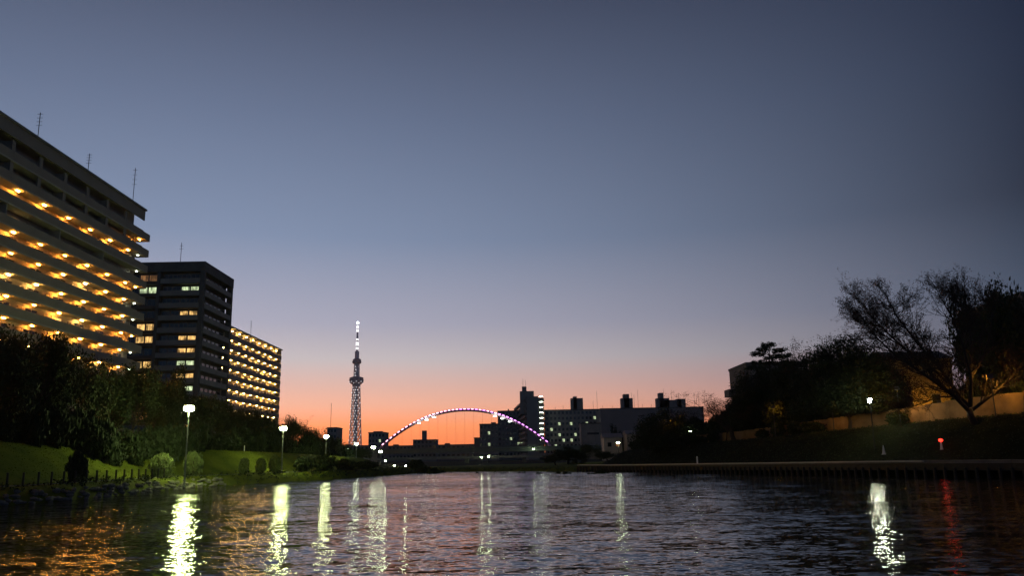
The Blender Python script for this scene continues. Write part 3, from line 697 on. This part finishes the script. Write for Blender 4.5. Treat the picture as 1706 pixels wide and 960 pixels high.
def low_light(px, py, Y, label):
    p = at(px, py, Y); b0 = min(gz(p.x, p.y), p.z - .5)
    t = thing('low_path_light', (p.x, p.y, b0), label, 'path light', 'low lights on the far path'); h = p.z - b0
    MB().lathe([(.1, 0), (.09, h - .12)], 8).build('post', M_dsteel, t)
    MB().lathe([(.16, h - .12), (.19, h), (.16, h + .12)], 10).build('lamp_glass', E_park_s, t)
    MB().lathe([(.22, h + .13), (.05, h + .2)], 10).build('lamp_cap', M_dsteel, t)
for px, py, Y, l in ((642, 768.5, 210, 'low path light at the left end of the low bridge'), (657.5, 776.5, 205, 'low path light nearest the water, left one of the lowest pair'), (676, 777, 205, 'low path light nearest the water, right one of the lowest pair'),
                     (617.5, 771, 205, 'leftmost low path light on the far left path'), (580, 750, 205, 'dim low light between the third lamp and the lattice tower'), (802, 762.5, 225, 'low light under the middle of the arch, left one of two'), (814, 761.5, 225, 'low light under the middle of the arch, right one of two')):
    low_light(px, py, Y, l)
# lantern on the right bank
p = at(1449, 668, 101); b0 = gz(p.x, p.y); h = p.z - b0
ln = thing('lantern_lamp', (p.x, p.y, b0), 'lit lantern lamp under the trees on the right embankment', 'street lamp', 'lit lamps along the right bank')
MB().tube([(0, 0, 0), (0, 0, h - .25)], [.09, .06], 8).build('pole', M_dsteel, ln)
MB().lathe([(.14, -.25), (.26, .22)], 6, (0, 0, h)).build('lantern_glass', E_lantern, ln)
MB().lathe([(.34, .23), (.08, .45)], 6, (0, 0, h)).build('lantern_cap', M_dsteel, ln)
# sodium lamps among the trees that light the flood wall
E_sod_dim = emit('dim_sodium_lamp_glow', (1, .40, .04), 60)
def sodium(px, label, d_in=12.6, hgt=4.6, Yfix=None):
    """stands between the trees and the flood wall, d_in metres from the waterline"""
    best = None
    for Y in np.arange(75, 190, 1.0):
        q = at(px, 700, Y); dd__ = abs(shore_dist(q.x, q.y)[0][0] - d_in)
        if q.x > 20 and (best is None or dd__ < best[0]): best = (dd__, q)
    q = at(px, 700, Yfix) if Yfix else best[1]; b0 = gz(q.x, q.y); h = hgt
    t = thing('sodium_street_lamp', (q.x, q.y, b0), label, 'street lamp', 'sodium lamps behind the embankment trees', rz=-math.atan2(q.x, q.y))
    MB().tube([(0, 0, 0), (0, 0, h), (0, .2, h + .12)], [.07, .05, .04], 8).build('pole', M_dsteel, t)
    qbox('lamp_hood', M_dsteel, t, -.24, .24, .0, .6, h + .04, h + .12)
    qbox('lamp_hood', M_dsteel, t, -.30, .30, -.06, .0, h - .34, h + .12); qbox('lamp_glass', E_sodium if px > 1330 else E_sod_dim, t, -.18, .18, .05, .5, h - .26, h + .038)
sodium(1500, 'orange street lamp hidden behind the leaning limbs of the bare tree')
sodium(1568, 'orange street lamp behind the flood wall shining on the ochre house', hgt=4.2, Yfix=118.6)
sodium(1388, 'orange street lamp hidden behind the crown left of the lantern')
sodium(1660, 'orange street lamp behind the right side of the bare tree')
sodium(1290, 'orange street lamp hidden behind the trees below the pine')
sodium(1120, 'orange street lamp hidden behind the round dark tree')

# ------------------------------------------------------------------ left bank furniture and plants
boul = []
for sd in range(5):
    rn = random.Random(sd); mb = MB(); P = []
    for i, (th, ph) in enumerate([(a, b_) for a in (-90, -35, 10, 50, 90) for b_ in range(0, 360, 60)]):
        r_ = rn.uniform(.75, 1.1); P.append((r_ * math.cos(rad(th)) * math.cos(rad(ph + 20 * (th > 0))), r_ * .75 * math.cos(rad(th)) * math.sin(rad(ph + 20 * (th > 0))), r_ * .55 * math.sin(rad(th))))
    mb.v = P
    for a in range(4):
        for k in range(6): mb.f.append((a * 6 + k, a * 6 + (k + 1) % 6, (a + 1) * 6 + (k + 1) % 6, (a + 1) * 6 + k))
    boul.append(mb.mesh('boulder', M_rock))
rk = random.Random(9)
for (p, t_) in offset_line(LEFT[2:8], 0, .62):
    if p.y < 48 or p.y > 105: continue
    for d_, s0 in ((.15, .42), (.75, .36)):
        if rk.random() < .18: continue
        n = Vector((-t_.y, t_.x, 0)); n = n if n.x < 0 else -n; q_ = p + n * (d_ + rk.uniform(-.2, .25)) + t_ * rk.uniform(-.2, .2)
        s_ = s0 * rk.uniform(.6, 1.35)
        o = link(boul[rk.randrange(5)], 'boulder', None, loc=(q_.x, q_.y, gz(q_.x, q_.y) + .08), rz=rk.uniform(0, 6), sc=(s_, s_ * rk.uniform(.7, 1.2), s_ * rk.uniform(.7, 1.3)),
                 label='rough grey riprap boulder heaped at the waterline of the left bank', cat='boulder', group='riprap boulders along the left waterline')
# weeds along both waterlines
rng = np.random.default_rng(5); cs = []
for pts_, dd in ((LEFT[2:], 1.7), (FAR, .8), (LEFT[7:], .6)):
    for (p, t_) in offset_line([LEFT[-1]] + pts_ + [RIGHT[0]] if pts_ is FAR else pts_, dd, .35):
        if rng.random() < .75: x, y = p.x + rng.normal(0, .35), p.y + rng.normal(0, .3); cs.append((x, y, gz(x, y) + rng.uniform(.05, .35)))
v = leaf_quads(rng, np.array(cs), .14, 7, .14); k = len(v) // 4
link(mesh_np('shore_weeds', v, np.arange(k * 4).reshape(k, 4), M_leafd), 'shore_weeds', kind='stuff', label='rough weeds and reeds fringing the waterline of the left and far banks', cat='weeds')
tc_ = []
while len(tc_) < 42000:
    y = rng.uniform(52, 150); x = rng.uniform(-55, -28)
    tc_.append((x, y))
tc_ = np.array(tc_); d_, sd = shore_dist(tc_[:, 0], tc_[:, 1]); k_ = (d_ > 4.4) & (d_ < 13.5) | (d_ > 1.3) & (d_ < 2.4); tc_ = tc_[k_]
v = leaf_quads(rng, np.column_stack([tc_, ground(tc_[:, 0], tc_[:, 1]) + .02]), .03, 2, .055); k = len(v) // 4
link(mesh_np('grass_tufts', v, np.arange(k * 4).reshape(k, 4), M_grass), 'grass_tufts', kind='stuff', label='short uneven grass tufts on the left slope', cat='grass')
# posts
post = MB().tube([(0, 0, -.1), (0, 0, 1.0)], [.09, .085], 7).mesh('post', M_piled); capm = MB().lathe([(.10, 1.0), (.10, 1.06), (.03, 1.1)], 7).mesh('post_cap', M_piled)
for (p, t_) in offset_line(LEFT[2:9], 2.2, 2.0):
    if 50 < p.y < 96:
        t = thing('timber_post', (p.x, p.y, gz(p.x, p.y)), 'short timber post in the row between path and rocks', 'post', 'short posts along the left bank path')
        link(post, 'shaft', t); link(capm, 'cap', t)
def px_shrub(px, pyb, pyt, hw, i, label, d_in=3.4, **k):
    """on the flat strip d_in metres from the waterline"""
    c_ = [at(px, pyb, y_) for y_ in np.arange(55, 200, .5)]; dd, _ = shore_dist([q.x for q in c_], [q.y for q in c_])
    ok = [(abs(a - d_in), q) for a, q in zip(dd, c_) if q.x < -10]; p = min(ok, key=lambda q: q[0])[1]
    s_ = (p - Vector((0, 0, EYE))).dot(fwd) / FPX
    shrub(p.x, p.y, hw * s_, (pyb - pyt) * s_ / 1.02, i, label, **k)
G_ = 'clipped shrubs at the foot of the grass slope'
px_shrub(268, 797, 757, 19, 0, 'clipped round shrub left of the brightest lamp', group=G_)
px_shrub(321, 796, 755, 17, 1, 'clipped round shrub right under the brightest lamp', group=G_)
px_shrub(406, 794, 766, 9, 0, 'narrow dark clipped shrub, first right of the brightest lamp pair', group=G_)
px_shrub(434, 793.5, 768, 9, 1, 'small clipped shrub between two others left of the second lamp', group=G_)
px_shrub(457, 793, 763, 10, 0, 'clipped shrub right beside the second lamp post', group=G_)
px_shrub(505, 792, 768, 14, 2, 'loose dark shrub just right of the second lamp', group=G_, name='loose_shrub')
px_shrub(127, 799, 750, 16, 2, 'tall dark shrub on the left of the grass slope', name='loose_shrub')
px_shrub(540, 791, 765, 18, 3, 'dark shrub mass halfway between second lamp and bank tip', name='loose_shrub')
px_shrub(575, 790.5, 773, 18, 2, 'dark shrub nearest the water below the third lamp', name='loose_shrub')
px_shrub(610, 790, 777, 18, 3, 'dark shrub near the tip of the left bank', name='loose_shrub')
for (x, yb, yt, lab) in ((407, 757, 743, 'short pale marker post on the crest of the grass slope'), (455, 762, 748, 'thin pale marker post left of the second lamp'), (492, 763, 748, 'thin grey marker post right of the second lamp')):
    p = onx(x, (yb + yt) / 2, -43.5); g = gz(p.x, p.y)
    t = thing('marker_post', (p.x, p.y, g), lab, 'post'); MB().tube([(0, 0, 0), (0, 0, 1.35)], .07, 7).build('shaft', M_white, t); MB().lathe([(.10, 1.3), (.12, 1.42), (.04, 1.5)], 8).build('cap', M_white, t)

# trees on the left: dark belt in front of the buildings
TL = [
    (-12, 520, -50, 74, 'a', 'dark broadleaf tree cut by the left edge of the picture'), (28, 524, -52, 60, 'c', 'dark evergreen second from the left edge below the lit galleries'),
    (70, 528, -50, 52, 'b', 'dark broadleaf in front of the left half of the slab block'), (112, 545, -51, 48, 'a', 'rounded dark tree above the tall dark shrub'),
    (150, 556, -50, 42, 'd', 'thin brown leafed tree in front of the slab block galleries'), (188, 566, -51, 42, 'c', 'dark evergreen below the right part of the slab block'),
    (226, 580, -50, 38, 'b', 'dark broadleaf below the far corner of the slab block'), (258, 592, -51, 36, 'a', 'dark tree at the foot of the gap between slab and tower block'),
    (290, 585, -52, 30, 'c', 'dark evergreen rising in front of the tower block left of the brightest lamp'), (322, 628, -50, 32, 'b', 'dark tree directly behind the brightest lamp'),
    (352, 640, -50, 30, 'a', 'dark broadleaf right of the brightest lamp'), (384, 652, -50, 28, 'c', 'dark evergreen below the left end of the yellow lit slab'),
    (412, 662, -49, 26, 'b', 'dark broadleaf below the middle of the yellow lit slab'), (438, 672, -48, 25, 'a', 'dark tree below the right half of the yellow lit slab'),
    (462, 680, -47, 22, 'c', 'dark evergreen behind the second lamp'), (500, 690, -46, 25, 'e', 'bare twigged tree against the orange sky right of the slabs'),
    (484, 694, -46, 20, 'a', 'small dark tree at the left foot of the bare twigged tree'), (516, 716, -44, 20, 'b', 'low dark tree right of the bare twigged tree'),
    (535, 726, -44, 15, 'a', 'small dark tree behind the third lamp'), (556, 731, -43, 14, 'b', 'small dark tree left of the lattice tower foot'), (575, 738, -42, 13, 'a', 'lowest dark tree touching the lattice tower foot'),
]
for px, pt, X, hw, kd, lab in TL:
    tree(px, pt + (34 if px < 330 else 20 if px < 480 else 0), X=X, hw_px=hw, kind=kd, label=lab, group='dark tree belt on the left bank', name={'a': 'broadleaf_tree', 'b': 'broadleaf_tree', 'c': 'evergreen_tree', 'd': 'autumn_tree', 'e': 'bare_tree'}[kd])
# undergrowth behind the slope crest
ug = random.Random(3)
for i, px in enumerate(range(-10, 600, 17)):
    p = onx(px, 730, -49 + (px / 600) * 7 + ug.uniform(-1, 1)); s_ = (p - Vector((0, 0, EYE))).dot(fwd) / FPX
    shrub(p.x, p.y, 20 * s_ * ug.uniform(.8, 1.2), ug.uniform(2.2, 4.5), 2 + i % 2, 'dark bush in the undergrowth under the left tree belt', group='bushes under the left tree belt', name='undergrowth_bush', cat='bush')

# far bank vegetation
for px, pt, Y, hw, kd, lab in ((945, 745, 185, 26, 'c', 'dark bushy tree on the far bank right of the arch foot'), (925, 757, 180, 20, 'a', 'low dark tree on the far bank under the right arch foot'), (975, 742, 200, 16, 'b', 'small dark tree before the concrete hall'),
                               (1028, 710, 250, 13, 'c', 'pointed dark tree above the small houses'), (1010, 752, 185, 20, 'a', 'low dark tree below the small houses'), (598, 748, 205, 16, 'b', 'small dark tree below the lattice tower'), (560, 745, 200, 20, 'c', 'dark evergreen below the far mast building')):
    tree(px, pt, Y=Y, hw_px=hw, kind=kd, label=lab, name='broadleaf_tree' if kd != 'c' else 'evergreen_tree')
for i, px in enumerate(range(690, 1010, 15)):
    p = onz(px, 783.5 + (i % 3) * .5, .6); s_ = (p - Vector((0, 0, EYE))).dot(fwd) / FPX
    shrub(p.x, p.y + 3, 13 * s_, ug.uniform(1.6, 3.0), 2 + i % 2, 'low dark bush fringing the far bank below the bridges', group='bushes on the far bank', name='bank_bush', cat='bush')

# right bank trees
def dome_tree(px, py_top, py_bot, py_base, hw, d_in, label, seed, mt=None, name='broadleaf_tree', dens=1.0, twiggy=60):
    """a tree with a wide rounded crown over visible spreading limbs, d_in metres from the right waterline"""
    c_ = [at(px, py_base, y_) for y_ in np.arange(75, 200, .5)]; dd, sd = shore_dist([q.x for q in c_], [q.y for q in c_])
    p = min([(abs(a - d_in), q) for a, q, k in zip(dd, c_, sd) if k == 2 and q.x > 8], key=lambda q: q[0])[1]
    K = (p - Vector((0, 0, EYE))).dot(fwd) / FPX; b0 = gz(p.x, p.y); zoff = b0 - p.z
    W_, zt, zb = hw * K, (py_base - py_top) * K - zoff, (py_base - py_bot) * K - zoff
    rn = random.Random(seed); rg = np.random.default_rng(seed); tm = MB(); cl = []; nodes = []
    t = thing(name, (p.x, p.y, b0 - .05), label, 'tree')
    zf_ = max(.7, zb * .55); tm.tube([(0, 0, 0), (.1, 0, zf_ * .6), (0, 0, zf_)], [.30, .24, .20], 8)
    H_ = zt - zb
    for i in range(int(130 * dens)):
        a = rn.uniform(0, 6.28); u = rn.random() ** .40; el = math.asin(rn.random() ** 1.15)
        x = W_ * u * math.cos(el) * math.cos(a); y = W_ * .8 * u * math.cos(el) * math.sin(a); z = zb + H_ * u * math.sin(el) + rn.uniform(-.35, .25)
        cl.append((x, y, z))
    for i in range(11):
        x, y, z = cl[i * 7]; r_ = rn.uniform(.10, .16)
        q1 = Vector((x * .35, y * .35, zf_ + (z - zf_) * .45)); q2 = Vector((x * .75, y * .75, zf_ + (z - zf_) * .8))
        tm.tube([(0, 0, zf_ * .92), q1, q2, (x, y, z)], [r_, r_ * .7, r_ * .4, .02], 5)
        nodes += [q1, q2, Vector((x, y, z))]
        for k in range(3):
            e = q2 + Vector((rn.gauss(0, 1), rn.gauss(0, 1), rn.gauss(.3, .6))); tm.tube([q1.lerp(q2, rn.random()), q2.lerp(e, .5), e], [r_ * .4, .04, .015], 4)
    tips = []
    for i in range(twiggy):      # fine twigs beyond the leaf mass
        a = rn.uniform(0, 6.28); el = rn.uniform(.1, 1.5); d = Vector((math.cos(el) * math.cos(a), math.cos(el) * math.sin(a) * .8, math.sin(el)))
        s_ = Vector((W_ * .9 * d.x, W_ * .9 * d.y, zb + H_ * .9 * d.z)); q = s_.copy(); pts = [min(nodes, key=lambda w: (w - s_).length), s_]
        dn = Vector((d.x * 1.0, d.y, d.z * .8 + .35)).normalized()
        for k in range(3): dn = (dn + Vector((rn.gauss(0, .25), rn.gauss(0, .25), rn.gauss(0, .2)))).normalized(); q = q + dn * rn.uniform(.22, .42); pts.append(q.copy()); tips.append(tuple(q))
        tm.tube(pts, [.025, .022, .018, .014, .009], 3, False)
        tips.append(tuple(pts[2].lerp(pts[3], .5)))
    tm.build('trunk', M_bark, t, smooth=True)
    v = np.concatenate([leaf_quads(rg, np.array(cl), .62, 130, .16), leaf_quads(rg, np.array(tips), .13, 6, .07)]); k = len(v) // 4
    link(mesh_np('crown', v, np.arange(k * 4).reshape(k, 4), mt or M_leafd), 'crown', t)
dome_tree(1118, 684, 742, 752, 64, 12.5, 'large round dark tree in front of the blank sided block', 31, twiggy=40, dens=1.5)
dome_tree(1272, 612, 705, 730, 58, 17.5, 'dark dense tree under the pine top, before the dark corner building', 32, dens=2.0, twiggy=40)
dome_tree(1336, 590, 700, 722, 52, 17.5, 'dark rounded tree between the pine and the widest crown', 33, dens=2.0)
dome_tree(1416, 562, 678, 714, 90, 12.8, 'widest dark domed tree arching over the lantern lamp on a short forked trunk', 34, dens=2.8, twiggy=170)
tree(1216, 650, Y=140, hw_px=56, kind='e', label='small bare tree against the pink sky left of the dark corner building', name='bare_tree', rz=1.0)
tree(1205, 668, Y=143, hw_px=34, kind='d', label='thin brown leafed tree beside the small bare tree', name='autumn_tree')
tree(1390, 552, Y=124, hw_px=80, kind='d', label='brown leafed tree with twiggy top behind the wide dark tree', name='autumn_tree')
tree(1458, 560, Y=123, hw_px=56, kind='e', label='bare twigged tree right behind the wide dark tree', name='bare_tree')
tree(1622, 480, Y=120, hw_px=34, kind='c', label='tall dark evergreen top rising behind the bare tree', name='evergreen_tree')
tree(1668, 472, Y=112, hw_px=46, kind='a', label='tall dark broadleaf just left of the dark right building', name='broadleaf_tree')
tree(1706, 500, Y=108, hw_px=70, kind='c', label='dark evergreen cut by the right edge of the picture', name='evergreen_tree')
for i, (q_, _) in enumerate(offset_line(RIGHT[:8], 19.5, 3.2)):
    px_ = 853 + FPX * q_.x / q_.y / .99
    if 75 < q_.y < 172 and not 1455 < px_ < 1600: shrub(q_.x, q_.y, 2.6, 3.6 + (i * 7 % 5) * .5, 2 + i % 2, 'dark bush rising behind the ochre flood wall', group='bushes behind the flood wall', name='hedge_bush', cat='bush')
fr_ = random.Random(21)
for q_, _ in offset_line(RIGHT[:8], 14.2, 4.1):
    px_ = 853 + FPX * q_.x / q_.y / .99
    if 84 < q_.y < 170 and not (1350 < px_ < 1450 or px_ > 1500) and fr_.random() < .7: shrub(q_.x, q_.y, fr_.uniform(.9, 1.9), fr_.uniform(1.0, 2.3), 2 + int(q_.y) % 2, 'dark bush growing against the river side of the ochre flood wall', group='bushes against the flood wall', name='wall_bush', cat='bush')
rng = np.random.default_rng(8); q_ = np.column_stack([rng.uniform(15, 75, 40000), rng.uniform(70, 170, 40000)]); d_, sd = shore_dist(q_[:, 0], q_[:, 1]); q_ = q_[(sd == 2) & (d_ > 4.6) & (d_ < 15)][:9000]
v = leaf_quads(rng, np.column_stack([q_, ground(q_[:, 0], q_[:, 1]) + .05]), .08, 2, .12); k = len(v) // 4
link(mesh_np('weed_cover', v, np.arange(k * 4).reshape(k, 4), M_leafd), 'weed_cover', kind='stuff', label='low dark weeds covering the right embankment slope', cat='ground cover')
tree(1308, 618, Y=143, hw_px=44, kind='a', label='dark broadleaf filling the gap right of the pine', name='broadleaf_tree')
tree(1475, 600, Y=121, hw_px=34, kind='c', label='dark evergreen right behind the lantern lamp', name='evergreen_tree')
tree(1648, 484, Y=126, hw_px=46, kind='c', label='dark evergreen behind the right half of the bare cherry', name='evergreen_tree')
# pine with layered pads
p = at(1280, 570, 150); b0 = gz(p.x, p.y); ph_ = p.z - b0
pn = thing('pine_tree', (p.x, p.y, b0), 'layered pine standing out above the dark corner building', 'tree')
tm = MB().tube([(0, 0, 0), (.3, 0, ph_ * .4), (-.2, 0, ph_ * .7), (.1, 0, ph_ * .97)], [.35, .28, .2, .06], 8); pr_ = random.Random(2); cs = []
for z_, x_, y_, w_ in ((.97, .0, 0, .9), (.93, -.9, .4, .9), (.91, 1.9, 0, 1.0), (.88, -2.0, 0, 1.1), (.86, 2.7, .5, 1.2), (.84, .4, -.8, 1.4), (.80, -1.4, 1, 1.3), (.78, 1.8, -1, 1.5), (.74, -2.6, 0, 1.5), (.72, 3.0, 0, 1.6), (.70, 0, 1, 1.8)):
    tm.tube([(0, 0, ph_ * (z_ - .06)), (x_, y_, ph_ * z_)], [.09, .03], 4)
    for _ in range(60): a = pr_.uniform(0, 6.28); r_ = w_ * 1.35 * math.sqrt(pr_.random()); cs.append((x_ + r_ * math.cos(a), y_ + r_ * math.sin(a), ph_ * z_ + pr_.uniform(-.35, .35)))
tm.build('trunk', M_bark, pn); v = leaf_quads(np.random.default_rng(2), np.array(cs), .2, 12, .16, .6); k = len(v) // 4
link(mesh_np('crown', v, np.arange(k * 4).reshape(k, 4), M_pine), 'crown', pn)
# the big bare tree
def bare_cherry():
    rn = random.Random(12); rg = np.random.default_rng(12); mb = MB(); tips = []; K = 92 / FPX
    def L(px, py, dep=0.0): return Vector(((px - 1622) * K, dep, (699 - py) * K))
    limbs = [([(1624, 699, 0), (1618, 686, 0), (1617, 673, 0)], .42, .34, 0),
             ([(1615, 676, 0), (1592, 655, -.6), (1560, 632, -1.2), (1528, 612, -1.8), (1492, 588, -2.2), (1462, 560, -2.6), (1444, 538, -3)], .26, .05, 1),
             ([(1617, 672, 0), (1602, 640, .6), (1585, 602, 1.2), (1558, 560, 1.8), (1532, 512, 2.2), (1524, 488, 2.4)], .24, .05, 1),
             ([(1618, 671, 0), (1621, 625, -.8), (1612, 575, -1.2), (1596, 525, -1.6), (1580, 492, -1.8)], .22, .05, 1),
             ([(1620, 670, 0), (1634, 622, .8), (1648, 565, 1.6), (1652, 505, 2.0), (1650, 480, 2)], .22, .05, 1),
             ([(1622, 676, 0), (1650, 655, -.5), (1684, 628, -1), (1716, 590, -1.5), (1735, 550, -2)], .20, .05, 1),
             ([(1592, 655, -.6), (1560, 655, -1.6), (1528, 664, -2.4), (1500, 672, -3.0)], .10, .03, 1),
             ([(1575, 644, -1), (1548, 600, -.2), (1512, 558, .4), (1482, 520, .8), (1470, 500, 1)], .16, .04, 1),
             ([(1634, 622, .8), (1665, 590, 1.8), (1692, 545, 2.6), (1705, 500, 3)], .14, .04, 1),
             ([(1602, 640, .6), (1570, 590, 2.4), (1520, 545, 3.6), (1500, 530, 4)], .13, .04, 1)]
    def twig(p, d, ln, r, lev):
        pts = [p]; q = Vector(p); dd = Vector(d)
        for i in range(3):
            dd = (dd + Vector((rn.gauss(-.02, .14), rn.gauss(0, .14), rn.gauss(.05, .12)))).normalized(); q = q + dd * ln / 3; pts.append(q.copy())
        mb.tube(pts, [r, r * .8, r * .6, r * .4], 4 if lev < 2 else 3, False)
        if lev >= 3: tips.append(tuple(pts[-1])); tips.append(tuple(pts[-2])); return
        for k in range((4, 4, 3)[lev]):
            f = rn.uniform(.8, 2.9) if k else 3; i0 = min(int(f), 2); s_ = pts[i0].lerp(pts[i0 + 1], min(1, f - i0))
            nd = (dd + Vector((rn.gauss(0, .5), rn.gauss(0, .5), rn.gauss(.05, .4))) * (1 if k else .4)).normalized(); twig(s_, nd, ln * rn.uniform(.55, .8), r * .58, lev + 1)
    for pts, ra, rb_, lv_ in limbs:
        P = [L(*q) for q in pts]; n = len(P); R_ = [ra + (rb_ - ra) * i / (n - 1) for i in range(n)]
        mb.tube(P, R_, 8)
        if not lv_: continue
        for i in range(n - 1):
            for k in range(8 if i else 2):
                s_ = P[i].lerp(P[i + 1], rn.random()); ax = (P[i + 1] - P[i]).normalized()
                nd = (ax * .8 + Vector((rn.gauss(0, .7), rn.gauss(0, .8), rn.gauss(.25, .5)))).normalized()
                twig(s_, nd, rn.uniform(1.3, 2.3), R_[i] * .35 + .015, 0 if i > 1 else 1)
        twig(P[-1], (P[-1] - P[-2]).normalized(), 1.6, rb_, 0)
    T = np.array(tips); keep = rg.random(len(T)) < .75
    return mb, leaf_quads(rg, T[keep], .12, 5, .07)
mb, lv = bare_cherry()
p = at(1622, 699, 92); b0 = gz(p.x, p.y)
bt_ = thing('bare_tree', (p.x, p.y, b0 - .08), 'big spreading bare cherry tree leaning left against the dusk sky', 'tree')
mb.build('trunk', M_bark, bt_, smooth=True)
n_ = len(lv) // 4; link(mesh_np('crown', lv, np.arange(n_ * 4).reshape(n_, 4), M_leafa), 'crown', bt_)

# ------------------------------------------------------------------ small things on the right bank
p = onz(1195, 761, 1.5); t = thing('notice_board', (p.x, p.y, gz(p.x, p.y)), 'narrow pale notice board on the right embankment grass', 'sign')
qbox('post', M_steel, t, -.04, .04, -.03, .03, 0, 1.1); qbox('board', M_white, t, -.26, .26, -.06, -.035, .75, 1.75)
p = onz(1162, 774, 1.6); t = thing('marker_post', (p.x, p.y, pz(p.y)), 'short pale post on the promenade below the notice board', 'post')
MB().tube([(0, 0, 0), (0, 0, .75)], .09, 8).build('shaft', M_white, t); MB().lathe([(.11, .75), (.06, .9)], 8).build('cap', M_white, t)
p = min((at(1472, 750, y_) for y_ in np.arange(80, 120, .5)), key=lambda q: abs(q.z - gz(q.x, q.y) - .6)); g = gz(p.x, p.y); t = thing('marker_cone', (p.x, p.y, g), 'slim pale cone on the dark slope right of the promenade end', 'cone')
MB().lathe([(.28, 0), (.28, .06), (.20, .08), (.05, 1.0), (.03, 1.1)], 10).build('cone_body', M_white, t)
p = min((at(1567, 734, y_) for y_ in np.arange(80, 120, .5)), key=lambda q: abs(q.z - gz(q.x, q.y) - 1.0)); g = gz(p.x, p.y); t = thing('warning_light', (p.x, p.y, g), 'red warning light on a pale stand on the dark right slope', 'light'); h = max(p.z - g, .7)
MB().lathe([(.2, 0), (.14, .1), (.07, h - .12)], 8).build('stand', M_white, t); MB().lathe([(.16, -.14), (.24, 0), (.12, .16)], 10, (0, 0, h)).build('lamp_glass', E_redl, t)
MB().lathe([(.06, .15), (.03, .2)], 6, (0, 0, h)).build('lamp_cap', M_red, t)

# ------------------------------------------------------------------ evening haze
hz = bpy.data.materials.new('haze'); hz.use_nodes = True; t = hz.node_tree; t.nodes.clear()
pv = t.nodes.new('ShaderNodeVolumePrincipled'); ov = t.nodes.new('ShaderNodeOutputMaterial'); t.links.new(pv.outputs[0], ov.inputs['Volume'])
pv.inputs['Color'].default_value = (.85, .85, .85, 1); pv.inputs['Density'].default_value = .00005; pv.inputs['Anisotropy'].default_value = .6
MB().box(-4300, 4300, -1300, 4300, -4.2, 662).build('haze', hz, kind='stuff')
S.cycles.volume_bounces = 0
